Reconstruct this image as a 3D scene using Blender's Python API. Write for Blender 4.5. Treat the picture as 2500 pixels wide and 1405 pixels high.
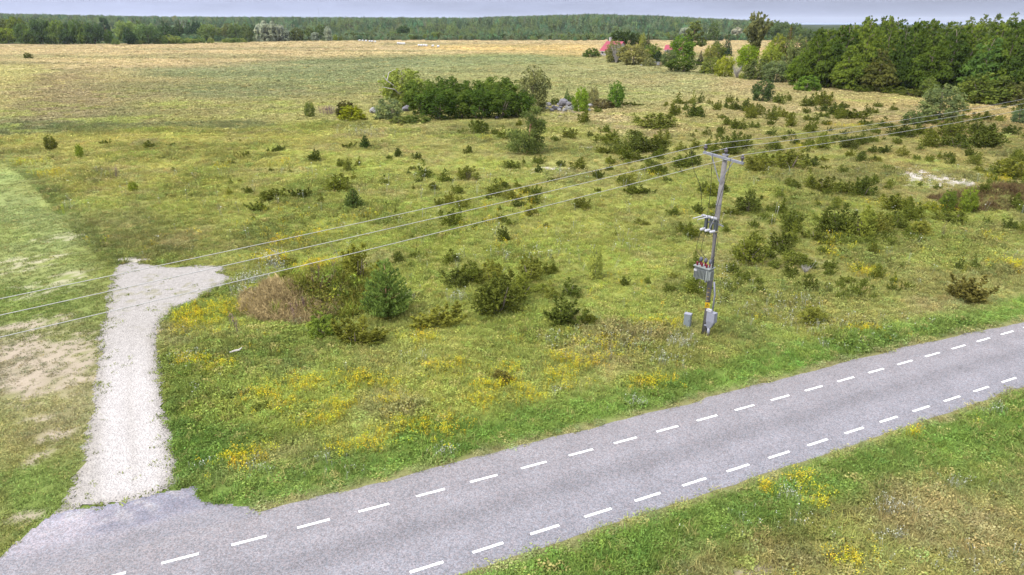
import bpy, math, random
import numpy as np
from mathutils import Vector, Matrix

SC = bpy.context.scene
COL = SC.collection
for _o in list(bpy.data.objects):
    bpy.data.objects.remove(_o)

# ------------------------------------------------------------------ camera, sky, sun, exposure
CAM_H = 15.4            # drone height over the meadow (1 m road dashes give the scale)
FPX = 1667.0            # focal length in pixels of the 2500 px wide photograph (24 mm on 36 mm)
PITCH = math.atan((702.5 - 55.0) / FPX)
CP, SP = math.cos(PITCH), math.sin(PITCH)
cam_d = bpy.data.cameras.new('camera')
cam = bpy.data.objects.new('camera', cam_d)
COL.objects.link(cam)
cam.location = (0, 0, CAM_H)
cam.rotation_euler = (math.pi / 2 - PITCH, 0, 0)
cam_d.sensor_width = 36.0
cam_d.lens = 36.0 * FPX / 2500.0
cam_d.clip_start = 0.5
cam_d.clip_end = 60000
SC.camera = cam

SUN_EL, SUN_AZ = math.radians(50), math.radians(232)   # azimuth clockwise from +Y
world = bpy.data.worlds.new('World')
SC.world = world
world.use_nodes = True
wn, wl = world.node_tree.nodes, world.node_tree.links
wn.clear()
w_out = wn.new('ShaderNodeOutputWorld')
w_bg = wn.new('ShaderNodeBackground')
w_bg.inputs[1].default_value = 0.10
w_sky = wn.new('ShaderNodeTexSky')
w_sky.sky_type = 'NISHITA'
w_sky.sun_disc = False
w_sky.sun_elevation = SUN_EL
w_sky.sun_rotation = SUN_AZ
w_tc = wn.new('ShaderNodeTexCoord')
w_sep = wn.new('ShaderNodeSeparateXYZ')
wl.new(w_tc.outputs['Generated'], w_sep.inputs[0])
# overcast dome: horizon to zenith brightens about threefold
w_el = wn.new('ShaderNodeMapRange'); w_el.clamp = True
wl.new(w_sep.outputs['Z'], w_el.inputs[0])
w_el.inputs[1].default_value = 0.0; w_el.inputs[2].default_value = 1.0
w_ramp = wn.new('ShaderNodeValToRGB')
wl.new(w_el.outputs[0], w_ramp.inputs[0])
_el = w_ramp.color_ramp.elements
_el[0].position = 0.0; _el[0].color = (0.088, 0.101, 0.165, 1)
_el[1].position = 1.0; _el[1].color = (0.90, 0.90, 0.94, 1)
_e = w_ramp.color_ramp.elements.new(0.35); _e.color = (0.62, 0.64, 0.74, 1)
w_mul = wn.new('ShaderNodeVectorMath'); w_mul.operation = 'SCALE'
w_mul.inputs['Scale'].default_value = 13.0
wl.new(w_ramp.outputs[0], w_mul.inputs[0])
# cloud streaks
w_map = wn.new('ShaderNodeMapping'); w_map.inputs['Scale'].default_value = (3.0, 3.0, 22.0)
wl.new(w_tc.outputs['Generated'], w_map.inputs[0])
w_nz = wn.new('ShaderNodeTexNoise'); w_nz.inputs['Scale'].default_value = 2.4
w_nz.inputs['Detail'].default_value = 6.0; w_nz.inputs['Roughness'].default_value = 0.55
wl.new(w_map.outputs[0], w_nz.inputs['Vector'])
w_nr = wn.new('ShaderNodeMapRange')
wl.new(w_nz.outputs['Fac'], w_nr.inputs[0])
w_nr.inputs[1].default_value = 0.35; w_nr.inputs[2].default_value = 0.72
w_nr.inputs[3].default_value = 0.86; w_nr.inputs[4].default_value = 1.22
# the cloud sheet is thicker and greyer towards +X, where the rain band stands
w_ax = wn.new('ShaderNodeMapRange'); w_ax.interpolation_type = 'SMOOTHSTEP'
wl.new(w_sep.outputs['X'], w_ax.inputs[0])
w_ax.inputs[1].default_value = -0.8; w_ax.inputs[2].default_value = 0.9
w_ax.inputs[3].default_value = 1.14; w_ax.inputs[4].default_value = 0.62
w_m2 = wn.new('ShaderNodeMath'); w_m2.operation = 'MULTIPLY'
wl.new(w_nr.outputs[0], w_m2.inputs[0]); wl.new(w_ax.outputs[0], w_m2.inputs[1])
w_cl = wn.new('ShaderNodeVectorMath'); w_cl.operation = 'SCALE'
wl.new(w_mul.outputs[0], w_cl.inputs[0]); wl.new(w_m2.outputs[0], w_cl.inputs['Scale'])
w_mix = wn.new('ShaderNodeMix'); w_mix.data_type = 'RGBA'
w_mix.inputs[0].default_value = 0.94
wl.new(w_sky.outputs[0], w_mix.inputs[6]); wl.new(w_cl.outputs[0], w_mix.inputs[7])
wl.new(w_mix.outputs[2], w_bg.inputs[0])
wl.new(w_bg.outputs[0], w_out.inputs[0])

sun_d = bpy.data.lights.new('sun', 'SUN')
sun_d.energy = 1.5
sun_d.angle = math.radians(14)
sun_d.color = (1.0, 0.95, 0.87)
sun = bpy.data.objects.new('sun', sun_d)
COL.objects.link(sun)
_sd = Vector((math.sin(SUN_AZ) * math.cos(SUN_EL), math.cos(SUN_AZ) * math.cos(SUN_EL), math.sin(SUN_EL)))
sun.rotation_euler = _sd.to_track_quat('Z', 'Y').to_euler()
sun.location = (0, 0, 60)

vs = SC.view_settings
vs.view_transform = 'Standard'; vs.look = 'None'; vs.gamma = 1.0; vs.use_curve_mapping = False
vs.exposure = 1.4
SC.cycles.max_bounces = 5
SC.cycles.diffuse_bounces = 4
SC.cycles.transmission_bounces = 2
SC.cycles.glossy_bounces = 2
SC.cycles.transparent_max_bounces = 4
SC.cycles.volume_bounces = 0

HAZE_D = 0.000042        # per metre
HAZE_TOP = 150.0

# ------------------------------------------------------------------ helpers
def at(px, py, z=0.0):
    """Point of the plane z seen at pixel (px, py) of the 2500 x 1405 photograph."""
    x = px - 1250.0; y = py - 702.5
    fw = FPX * CP - y * SP; dn = FPX * SP + y * CP
    t = (CAM_H - z) / dn
    return np.array([x * t, fw * t, z])

def depth(X, Y, Z=0.0):
    return Y * CP - (Z - CAM_H) * SP

def ztop(X, Y, py):
    """Height over (X, Y) of what shows at pixel row py."""
    k = (702.5 - py) / FPX
    return CAM_H + Y * (k * CP - SP) / (CP + k * SP)

def _h(xi, yi, seed):
    h = (xi.astype(np.int64) * 374761393 + yi.astype(np.int64) * 668265263 + seed * 974711) & 0xFFFFFFFF
    h = ((h ^ (h >> 13)) * 1274126177) & 0xFFFFFFFF
    h = ((h ^ (h >> 16)) * 2246822519) & 0xFFFFFFFF
    return (h & 0xFFFFFF) / float(0x1000000)

def vnoise(x, y, seed=0):
    x = np.asarray(x, float); y = np.asarray(y, float)
    xi = np.floor(x); yi = np.floor(y)
    fx = x - xi; fy = y - yi
    fx = fx * fx * (3 - 2 * fx); fy = fy * fy * (3 - 2 * fy)
    a = _h(xi, yi, seed); b = _h(xi + 1, yi, seed); c = _h(xi, yi + 1, seed); d = _h(xi + 1, yi + 1, seed)
    return (a * (1 - fx) + b * fx) * (1 - fy) + (c * (1 - fx) + d * fx) * fy

def fbm(x, y, seed=0, octv=4):
    s = 0.0; a = 0.5; t = 0.0
    for k in range(octv):
        s = s + a * vnoise(x * 2 ** k + 17.3 * k, y * 2 ** k - 9.1 * k, seed + k); t += a; a *= 0.5
    return s / t

def sstep(a, b, x):
    t = np.clip((np.asarray(x, float) - a) / (b - a), 0, 1)
    return t * t * (3 - 2 * t)

def inpoly(x, y, poly):
    x = np.asarray(x, float); y = np.asarray(y, float)
    r = np.zeros(np.shape(x), bool)
    n = len(poly)
    for i in range(n):
        x0, y0 = poly[i][:2]; x1, y1 = poly[(i + 1) % n][:2]
        c = (y0 > y) != (y1 > y)
        if y1 != y0:
            r ^= c & (x < (x1 - x0) * (y - y0) / (y1 - y0) + x0)
    return r

def pdist(x, y, poly, closed=True):
    x = np.asarray(x, float); y = np.asarray(y, float)
    d = np.full(np.shape(x), 1e9)
    n = len(poly)
    for i in range(n if closed else n - 1):
        x0, y0 = poly[i][:2]; x1, y1 = poly[(i + 1) % n][:2]
        dx, dy = x1 - x0, y1 - y0
        t = np.clip(((x - x0) * dx + (y - y0) * dy) / (dx * dx + dy * dy + 1e-12), 0, 1)
        d = np.minimum(d, np.hypot(x - x0 - t * dx, y - y0 - t * dy))
    return d

def world_poly(pts):
    return [tuple(at(*p)[:2]) for p in pts]

def lin(c):
    c = np.asarray(c, float) / 255.0
    return np.where(c <= 0.04045, c / 12.92, ((c + 0.055) / 1.055) ** 2.4)

G_GAIN = 0.62     # seen colour -> base colour of the ground and grass
F_GAIN = 0.74     # the same for leaves
def fcol(r, g, b):
    v = lin((r, g, b)) * F_GAIN
    return (v[0], v[1], v[2], 1.0)

# ---- materials
def new_mat(name):
    m = bpy.data.materials.new(name); m.use_nodes = True
    m.node_tree.nodes.clear()
    return m, m.node_tree.nodes, m.node_tree.links

def plain(name, rgb, rough=0.7, metal=0.0, var=0.12, scale=6.0, bump=0.0, spec=0.3):
    """Paint, metal, stone, wood: base colour with a little mottling of its own."""
    m, n, l = new_mat(name)
    out = n.new('ShaderNodeOutputMaterial'); b = n.new('ShaderNodeBsdfPrincipled')
    l.new(b.outputs[0], out.inputs[0])
    b.inputs['Roughness'].default_value = rough; b.inputs['Metallic'].default_value = metal
    b.inputs['Specular IOR Level'].default_value = spec
    tc = n.new('ShaderNodeTexCoord'); nz = n.new('ShaderNodeTexNoise')
    nz.inputs['Scale'].default_value = scale; nz.inputs['Detail'].default_value = 5
    l.new(tc.outputs['Object'], nz.inputs['Vector'])
    mr = n.new('ShaderNodeMapRange'); l.new(nz.outputs['Fac'], mr.inputs[0])
    mr.inputs[1].default_value = 0.25; mr.inputs[2].default_value = 0.75
    mr.inputs[3].default_value = 1 - var; mr.inputs[4].default_value = 1 + var
    sc = n.new('ShaderNodeVectorMath'); sc.operation = 'SCALE'
    sc.inputs[0].default_value = rgb[:3]
    l.new(mr.outputs[0], sc.inputs['Scale']); l.new(sc.outputs[0], b.inputs['Base Color'])
    if bump:
        bp = n.new('ShaderNodeBump'); bp.inputs['Strength'].default_value = bump
        bp.inputs['Distance'].default_value = 0.05
        l.new(nz.outputs['Fac'], bp.inputs['Height']); l.new(bp.outputs[0], b.inputs['Normal'])
    return m

def foliage_mat(name, trans=0.28, up=0.36):
    """Leaves: the plant's own colour (object colour) varied leaf by leaf and spray by spray."""
    m, n, l = new_mat(name)
    out = n.new('ShaderNodeOutputMaterial')
    oi = n.new('ShaderNodeObjectInfo')
    at_ = n.new('ShaderNodeAttribute'); at_.attribute_name = 'rnd'
    mr = n.new('ShaderNodeMapRange'); l.new(at_.outputs['Fac'], mr.inputs[0])
    mr.inputs[3].default_value = 0.62; mr.inputs[4].default_value = 1.42
    sc = n.new('ShaderNodeVectorMath'); sc.operation = 'SCALE'
    l.new(oi.outputs['Color'], sc.inputs[0]); l.new(mr.outputs[0], sc.inputs['Scale'])
    hs = n.new('ShaderNodeVectorMath'); hs.operation = 'MULTIPLY'
    hm = n.new('ShaderNodeMix'); hm.data_type = 'RGBA'
    l.new(at_.outputs['Fac'], hm.inputs[0])
    hm.inputs[6].default_value = (0.92, 0.99, 1.04, 1); hm.inputs[7].default_value = (1.14, 1.03, 0.80, 1)
    l.new(sc.outputs[0], hs.inputs[0]); l.new(hm.outputs[2], hs.inputs[1])
    d = n.new('ShaderNodeBsdfDiffuse'); t = n.new('ShaderNodeBsdfTranslucent')
    l.new(hs.outputs[0], d.inputs[0]); l.new(hs.outputs[0], t.inputs[0])
    l.new(soft_normal(n, l, up), d.inputs['Normal'])
    mx = n.new('ShaderNodeMixShader'); mx.inputs[0].default_value = trans
    l.new(d.outputs[0], mx.inputs[1]); l.new(t.outputs[0], mx.inputs[2]); l.new(mx.outputs[0], out.inputs[0])
    return m

def soft_normal(n, l, up):
    """Many tiny leaves face every way: shade a spray by a normal leaning to the light of the sky."""
    g = n.new('ShaderNodeNewGeometry'); s = n.new('ShaderNodeVectorMath'); s.operation = 'SCALE'
    s.inputs['Scale'].default_value = 1 - up; l.new(g.outputs['Normal'], s.inputs[0])
    a = n.new('ShaderNodeVectorMath'); a.operation = 'ADD'; l.new(s.outputs[0], a.inputs[0]); a.inputs[1].default_value = (0, 0, up)
    z = n.new('ShaderNodeVectorMath'); z.operation = 'NORMALIZE'; l.new(a.outputs[0], z.inputs[0])
    return z.outputs[0]

def tint_mat(name, trans=0.3, lo=0.72, hi=1.3, up=0.85):
    """Grass blades: colour of the sward where the tuft stands, varied blade by blade."""
    m, n, l = new_mat(name)
    out = n.new('ShaderNodeOutputMaterial')
    ti = n.new('ShaderNodeAttribute'); ti.attribute_type = 'INSTANCER'; ti.attribute_name = 'tint'
    at_ = n.new('ShaderNodeAttribute'); at_.attribute_name = 'rnd'
    mr = n.new('ShaderNodeMapRange'); l.new(at_.outputs['Fac'], mr.inputs[0])
    mr.inputs[3].default_value = lo; mr.inputs[4].default_value = hi
    sc = n.new('ShaderNodeVectorMath'); sc.operation = 'SCALE'
    l.new(ti.outputs['Color'], sc.inputs[0]); l.new(mr.outputs[0], sc.inputs['Scale'])
    d = n.new('ShaderNodeBsdfDiffuse'); t = n.new('ShaderNodeBsdfTranslucent')
    l.new(sc.outputs[0], d.inputs[0]); l.new(sc.outputs[0], t.inputs[0])
    l.new(soft_normal(n, l, up), d.inputs['Normal'])
    mx = n.new('ShaderNodeMixShader'); mx.inputs[0].default_value = trans
    l.new(d.outputs[0], mx.inputs[1]); l.new(t.outputs[0], mx.inputs[2]); l.new(mx.outputs[0], out.inputs[0])
    return m

def ground_mat(name, bump_d=0.05, fine=9.0, var=0.09):
    """Sward and soil: mapped plant-cover colour with fine grain."""
    m, n, l = new_mat(name)
    out = n.new('ShaderNodeOutputMaterial'); b = n.new('ShaderNodeBsdfDiffuse')
    l.new(b.outputs[0], out.inputs[0])
    a = n.new('ShaderNodeAttribute'); a.attribute_name = 'Col'
    geo = n.new('ShaderNodeNewGeometry')
    n1 = n.new('ShaderNodeTexNoise'); n1.inputs['Scale'].default_value = fine; n1.inputs['Detail'].default_value = 8
    n1.inputs['Roughness'].default_value = 0.7
    l.new(geo.outputs['Position'], n1.inputs['Vector'])
    n2 = n.new('ShaderNodeTexNoise'); n2.inputs['Scale'].default_value = 0.55; n2.inputs['Detail'].default_value = 9
    n2.inputs['Roughness'].default_value = 0.72
    l.new(geo.outputs['Position'], n2.inputs['Vector'])
    m1 = n.new('ShaderNodeMapRange'); l.new(n1.outputs['Fac'], m1.inputs[0])
    m1.inputs[1].default_value = 0.25; m1.inputs[2].default_value = 0.75
    m1.inputs[3].default_value = 1 - var; m1.inputs[4].default_value = 1 + var
    m2 = n.new('ShaderNodeMapRange'); l.new(n2.outputs['Fac'], m2.inputs[0])
    m2.inputs[1].default_value = 0.3; m2.inputs[2].default_value = 0.7
    m2.inputs[3].default_value = 1 - 1.4 * var; m2.inputs[4].default_value = 1 + 1.4 * var
    mm = n.new('ShaderNodeMath'); mm.operation = 'MULTIPLY'
    l.new(m1.outputs[0], mm.inputs[0]); l.new(m2.outputs[0], mm.inputs[1])
    sc = n.new('ShaderNodeVectorMath'); sc.operation = 'SCALE'
    l.new(a.outputs['Color'], sc.inputs[0]); l.new(mm.outputs[0], sc.inputs['Scale'])
    l.new(sc.outputs[0], b.inputs[0])
    bp = n.new('ShaderNodeBump'); bp.inputs['Strength'].default_value = 0.6; bp.inputs['Distance'].default_value = bump_d
    l.new(n1.outputs['Fac'], bp.inputs['Height']); l.new(bp.outputs[0], b.inputs['Normal'])
    return m

# ---- meshes and objects
def fast_mesh(name, V, faces, mat=None, attrs=None, cols=None, smooth=False):
    """Mesh from numpy arrays; faces is (n,3) or (n,4)."""
    me = bpy.data.meshes.new(name)
    V = np.asarray(V, np.float32); faces = np.asarray(faces, np.int32)
    k = faces.shape[1]
    me.vertices.add(len(V)); me.vertices.foreach_set('co', V.ravel())
    me.loops.add(faces.size); me.loops.foreach_set('vertex_index', faces.ravel())
    me.polygons.add(len(faces))
    me.polygons.foreach_set('loop_start', np.arange(0, faces.size, k, dtype=np.int32))
    me.polygons.foreach_set('loop_total', np.full(len(faces), k, np.int32))
    if smooth:
        me.polygons.foreach_set('use_smooth', np.ones(len(faces), bool))
    for an, arr in (attrs or {}).items():
        me.attributes.new(an, 'FLOAT', 'POINT').data.foreach_set('value', np.asarray(arr, np.float32))
    for an, arr in (cols or {}).items():
        arr = np.asarray(arr, np.float32)
        if arr.shape[1] == 3:
            arr = np.concatenate([arr, np.ones((len(arr), 1), np.float32)], 1)
        me.attributes.new(an, 'FLOAT_COLOR', 'POINT').data.foreach_set('color', np.ascontiguousarray(arr).ravel())
    me.update(calc_edges=True)
    if mat: me.materials.append(mat)
    return me

def link(name, data, parent=None):
    o = bpy.data.objects.new(name, data); COL.objects.link(o)
    if parent: o.parent = parent
    return o

def tag(o, label=None, cat=None, group=None, kind=None):
    if label: o['label'] = label
    if cat: o['category'] = cat
    if group: o['group'] = group
    if kind: o['kind'] = kind
    return o

def empty(name, loc, rz=0.0, scale=(1, 1, 1)):
    o = bpy.data.objects.new(name, None); COL.objects.link(o)
    o.location = loc; o.rotation_euler = (0, 0, rz); o.scale = scale
    o.empty_display_size = 0.3
    return o

class MB:
    """Collects boxes, bars and tubes into one mesh."""
    def __init__(s): s.v = []; s.f = []
    def add(s, V, F):
        b = len(s.v); s.v += [tuple(map(float, p)) for p in V]; s.f += [[i + b for i in q] for q in F]
        return s
    def box(s, c, size, R=None, taper=1.0):
        hx, hy, hz = size[0] / 2, size[1] / 2, size[2] / 2
        P = []
        for z, k in ((-hz, 1.0), (hz, taper)):
            for x, y in ((-hx, -hy), (hx, -hy), (hx, hy), (-hx, hy)):
                P.append((x * k, y * k, z))
        P = np.array(P)
        if R is not None: P = P @ np.asarray(R).T
        return s.add(P + np.asarray(c), [(0, 3, 2, 1), (4, 5, 6, 7), (0, 1, 5, 4), (1, 2, 6, 5), (2, 3, 7, 6), (3, 0, 4, 7)])
    def tube(s, pts, rad, n=8, cap=True):
        pts = [np.asarray(p, float) for p in pts]
        if not hasattr(rad, '__len__'): rad = [rad] * len(pts)
        V = []; F = []
        for i, p in enumerate(pts):
            d = pts[min(i + 1, len(pts) - 1)] - pts[max(i - 1, 0)]
            d = d / (np.linalg.norm(d) + 1e-9)
            a = np.cross(d, (0, 0, 1.0))
            if np.linalg.norm(a) < 1e-3: a = np.cross(d, (1.0, 0, 0))
            a /= np.linalg.norm(a); b = np.cross(d, a)
            for k in range(n):
                t = 2 * math.pi * k / n
                V.append(p + rad[i] * (math.cos(t) * a + math.sin(t) * b))
        for i in range(len(pts) - 1):
            for k in range(n):
                q = (k + 1) % n
                F.append((i * n + k, i * n + q, (i + 1) * n + q, (i + 1) * n + k))
        if cap:
            F.append(tuple(range(n))[::-1]); F.append(tuple((len(pts) - 1) * n + k for k in range(n)))
        return s.add(V, F)
    def mesh(s, name, mat, smooth=False):
        me = bpy.data.meshes.new(name); me.from_pydata(s.v, [], s.f); me.update()
        if mat: me.materials.append(mat)
        if smooth:
            me.polygons.foreach_set('use_smooth', np.ones(len(me.polygons), bool))
        return me
    def obj(s, name, mat, parent=None, smooth=False):
        return link(name, s.mesh(name, mat, smooth), parent)

PROTO = bpy.data.collections.new('prototypes')   # never linked to the scene
def scatter(name, P, scl, rot, tint, protos, label, cat, pick=None, seed=0):
    """Countless small plants or stones as ONE object: prototype tufts set on points."""
    rng = np.random.default_rng(seed)
    n = len(P)
    me = bpy.data.meshes.new(name)
    me.vertices.add(n); me.vertices.foreach_set('co', np.asarray(P, np.float32).ravel())
    scl = np.asarray(scl, np.float32)
    if scl.ndim == 1: scl = np.repeat(scl[:, None], 3, 1)
    me.attributes.new('scl', 'FLOAT_VECTOR', 'POINT').data.foreach_set('vector', scl.ravel())
    me.attributes.new('rot', 'FLOAT_VECTOR', 'POINT').data.foreach_set('vector', np.asarray(rot, np.float32).ravel())
    tt = np.concatenate([np.asarray(tint, np.float32), np.ones((n, 1), np.float32)], 1)
    me.attributes.new('tint', 'FLOAT_COLOR', 'POINT').data.foreach_set('color', np.ascontiguousarray(tt).ravel())
    if pick is None: pick = rng.integers(0, len(protos), n)
    me.attributes.new('pick', 'INT', 'POINT').data.foreach_set('value', np.asarray(pick, np.int32))
    me.update()
    coll = bpy.data.collections.new(name + '_tufts')
    for i, pm in enumerate(protos):
        po = bpy.data.objects.new('%s_%02d' % (name, i), pm); coll.objects.link(po)
    ng = bpy.data.node_groups.new(name, 'GeometryNodeTree')
    ng.interface.new_socket('Geometry', in_out='INPUT', socket_type='NodeSocketGeometry')
    ng.interface.new_socket('Geometry', in_out='OUTPUT', socket_type='NodeSocketGeometry')
    N, L = ng.nodes, ng.links
    gi = N.new('NodeGroupInput'); go = N.new('NodeGroupOutput')
    ci = N.new('GeometryNodeCollectionInfo'); ci.inputs['Collection'].default_value = coll
    ci.inputs['Separate Children'].default_value = True; ci.inputs['Reset Children'].default_value = True
    ip = N.new('GeometryNodeInstanceOnPoints')
    def na(nm, tp):
        a = N.new('GeometryNodeInputNamedAttribute'); a.data_type = tp; a.inputs['Name'].default_value = nm
        return a.outputs['Attribute']
    L.new(gi.outputs[0], ip.inputs['Points']); L.new(ci.outputs[0], ip.inputs['Instance'])
    ip.inputs['Pick Instance'].default_value = True
    L.new(na('pick', 'INT'), ip.inputs['Instance Index'])
    L.new(na('rot', 'FLOAT_VECTOR'), ip.inputs['Rotation'])
    L.new(na('scl', 'FLOAT_VECTOR'), ip.inputs['Scale'])
    L.new(ip.outputs[0], go.inputs[0])
    o = link(name, me)
    md = o.modifiers.new('scatter', 'NODES'); md.node_group = ng
    tag(o, label, cat, kind='stuff')
    return o

# ------------------------------------------------------------------ the lie of the land
PU = (6.78e-4, 0.43776, 20.9487)     # line of dashes on the meadow side of the road
PL = (2.95e-4, 0.44888, 17.3550)     # line of dashes on the near side
def _line(P, x):
    x = np.asarray(x, float)
    xc = np.clip(x, -22, 34)
    return P[0] * xc ** 2 + P[1] * xc + P[2] + 0.456 * (x - xc)
def road_mid(x): return 0.5 * (_line(PU, x) + _line(PL, x))
def road_up(x):
    return _line(PU, x) + 1.1 * np.interp(x, [-8, 15, 20, 24, 28, 40], [1.35, 1.3, 1.2, 0.9, 0.5, 0.5])
def road_lo(x): return _line(PL, x) - 0.72
def road_d(x, y):
    """Signed distance from the asphalt edge (negative on the road)."""
    return np.maximum(y - road_up(x), road_lo(x) - y) * 0.91

DRIVE = world_poly([(150, 1250), (178, 1175), (205, 1110), (222, 1000), (230, 930), (241, 830), (262, 720), (283, 648), (330, 641), (420, 652),
                    (510, 648), (548, 652), (552, 668), (580, 684), (545, 696), (515, 712), (468, 742), (425, 757), (410, 772), (393, 792), (388, 830),
                    (394, 900), (404, 960), (420, 1050), (432, 1130), (430, 1185), (402, 1206), (330, 1224), (230, 1244)])
APRON = world_poly([(110, 1268), (150, 1247), (230, 1238), (330, 1218), (405, 1198), (470, 1188), (486, 1200), (480, 1212), (508, 1226), (560, 1230), (610, 1236),
                    (616, 1252), (700, 1300), (560, 1345), (380, 1400), (200, 1470), (-200, 1640), (-700, 1900), (-700, 1640), (-200, 1460), (0, 1362), (60, 1306)])
LAWN = world_poly([(-2600, 395), (0, 392), (58, 432), (110, 482), (185, 575), (265, 648), (284, 650), (262, 720), (241, 830), (222, 1000), (205, 1110), (178, 1175), (150, 1250),
                   (110, 1268), (60, 1306), (0, 1362), (-200, 1460), (-900, 1700), (-3500, 1200)])
HAY = world_poly([(-4000, 150), (0, 150), (130, 160), (400, 157), (700, 148), (900, 139), (1100, 132), (1350, 130), (1432, 141), (1560, 150),
                  (1760, 150), (1900, 130), (1900, 95.5), (1000, 97), (400, 106), (0, 108), (-4000, 112)])
MOUND_C, MOUND_R, MOUND_H = (-12.0, 37.8), (4.4, 3.7), 1.6
BANK_C = tuple(at(2475, 500)[:2])

FPX_AZ = np.array([-3000, 0, 200, 400, 900, 1150, 1300, 1450, 1600, 1700, 1800, 1860, 1930, 2500, 5000], float)
SKY_ROW = np.array([14, 17, 14, 11, 9.5, 9, 13, 16, 13, 9, 5, 2, -4, -6, -6], float)
def canopy(X, Y):
    """Height of the far forest's tree tops."""
    px = 1250 + FPX * X / (Y * CP + CAM_H * SP)
    e = np.interp(px, FPX_AZ, SKY_ROW)
    k = sstep(640, 1250, Y)
    row = -38 + (e + 38) * (0.18 + 0.82 * k)
    return CAM_H + row / FPX * Y * 1.07

def hill(X, Y):
    X = np.asarray(X, float); Y = np.asarray(Y, float)
    f = sstep(680, 1000, Y)
    c = canopy(X, np.maximum(Y, 100))
    return f * np.clip(c - 12.5, 0, 60)

def near_d(X, Y):
    d = np.maximum(road_d(X, Y), 0)
    m = (X > -45) & (X < 5) & (Y > 8) & (Y < 60)
    dd = np.full(np.shape(X), 99.0)
    if np.any(m):
        xm, ym = X[m], Y[m]
        q = np.minimum(pdist(xm, ym, DRIVE), pdist(xm, ym, APRON))
        q[inpoly(xm, ym, DRIVE) | inpoly(xm, ym, APRON)] = 0
        dd[m] = q
    return np.minimum(d, dd)

def height(X, Y):
    X = np.atleast_1d(np.asarray(X, float)); Y = np.atleast_1d(np.asarray(Y, float))
    w = sstep(0.4, 5.0, near_d(X, Y))
    z = w * (0.55 * (fbm(X / 34, Y / 34, 3, 3) - 0.5) + 0.34 * (fbm(X / 5.5, Y / 5.5, 9, 3) - 0.5))
    r = np.hypot((X - MOUND_C[0]) / MOUND_R[0], (Y - MOUND_C[1]) / MOUND_R[1])
    ang = np.arctan2(Y - MOUND_C[1], X - MOUND_C[0])
    r = r * (1 + 0.25 * (fbm(ang * 1.3 + 5, r * 0 + 2, 21, 3) - 0.5))
    z = z + MOUND_H * (1 - sstep(0.12, 1.0, r)) * (0.8 + 1.1 * (fbm(X / 1.3, Y / 1.3, 31, 4) - 0.4))
    r2 = np.hypot((X - BANK_C[0]) / 8.0, (Y - BANK_C[1]) / 3.6)
    z = z + 1.5 * (1 - sstep(0.2, 1.0, r2)) * (0.8 + 0.4 * fbm(X / 1.6, Y / 1.6, 37, 3))
    return z + hill(X, Y)

def h1(x, y): return float(height(x, y)[0])

# ------------------------------------------------------------------ plant cover: colour as the photograph shows it, by place
CTRL = """
-900 115 190 165 120;50 115 190 165 120;300 125 199 170 125;600 120 200 172 125;900 115 198 172 122;1200 105 210 178 130;1300 120 216 182 100;1430 115 208 175 120
1700 105 210 175 110;1900 105 205 172 112;200 145 186 165 105;60 180 170 165 95;-600 200 165 160 92;40 250 170 165 88;150 200 165 150 95;120 260 138 128 84;60 315 122 128 78
400 160 188 165 110;350 190 168 155 98;300 230 150 140 90;250 290 130 130 78;500 180 140 142 90;700 160 140 146 90;600 220 136 138 85;500 260 150 145 80;800 200 140 146 85
700 270 160 156 84;850 240 154 150 84;1000 150 140 146 90;1200 150 146 152 85;1400 180 150 150 90;1600 200 160 152 95;1450 220 150 152 85;1700 210 150 155 90;1850 210 174 156 100
1950 250 166 156 90;1600 165 152 150 88;100 340 165 160 62;300 340 170 165 62;500 335 165 164 62;700 330 166 164 64;900 310 160 158 66;1100 320 163 160 78;1400 320 164 160 75
1500 290 172 157 97;1700 300 166 156 84;1900 270 174 160 98;2100 260 172 156 90;2350 270 180 156 95;2450 280 172 152 85;2900 290 165 150 85;250 450 160 160 58;500 450 160 165 54
800 440 156 165 54;1100 420 160 165 62;1350 400 164 165 75;1600 400 160 160 72;2000 400 155 152 72;2250 400 160 152 74;2450 420 150 147 72;3000 450 145 145 70;300 560 136 141 62
500 560 150 156 54;800 560 150 160 54;1100 560 150 161 48;1400 560 155 161 54;1700 540 150 156 58;2000 560 146 151 58;2300 600 146 147 68;400 620 130 131 58;650 620 136 141 54
900 640 140 151 48;1200 650 146 156 48;1500 640 150 161 48;1900 660 146 152 58;2200 680 141 147 58;2450 680 141 147 63;3000 700 138 145 60;500 800 124 142 38;700 880 130 147 48
1000 850 146 152 56;1300 800 140 152 48;1600 780 141 151 52;2000 800 146 147 60;2300 770 150 147 72;500 950 124 142 38;800 980 130 142 42;1100 950 146 152 48;1400 880 141 152 52
1700 870 141 147 56;1900 860 131 147 56;500 1100 100 132 38;700 1050 120 137 42;900 1120 110 132 38;1100 1080 116 137 38;1500 1380 102 122 40;1900 1250 117 118 54;2200 1150 122 122 54
2400 1050 112 132 44;2400 1300 141 137 72;2100 1390 141 136 74;1800 1380 121 126 50;3200 1300 130 130 60;1300 1700 110 122 48
20 420 152 172 88;80 520 151 166 88;150 600 146 161 82;60 650 150 161 82;100 740 131 152 58;150 850 142 148 76;60 900 166 157 124;100 1000 151 147 95;60 1100 141 142 68
100 1200 116 142 48;40 1280 131 142 58;-500 600 148 160 84;-500 1000 145 150 80;-400 1350 125 142 55
"""
_c = np.array([[float(v) for v in q.split()] for q in CTRL.replace('\n', ';').split(';') if q.strip()])
_cw = np.array([at(a, b) for a, b in _c[:, :2]])
_cu = np.stack([_cw[:, 0] / _cw[:, 1] * 2.2, np.log(_cw[:, 1]) * 1.6], 1)
_cc = lin(_c[:, 2:5])

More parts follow.
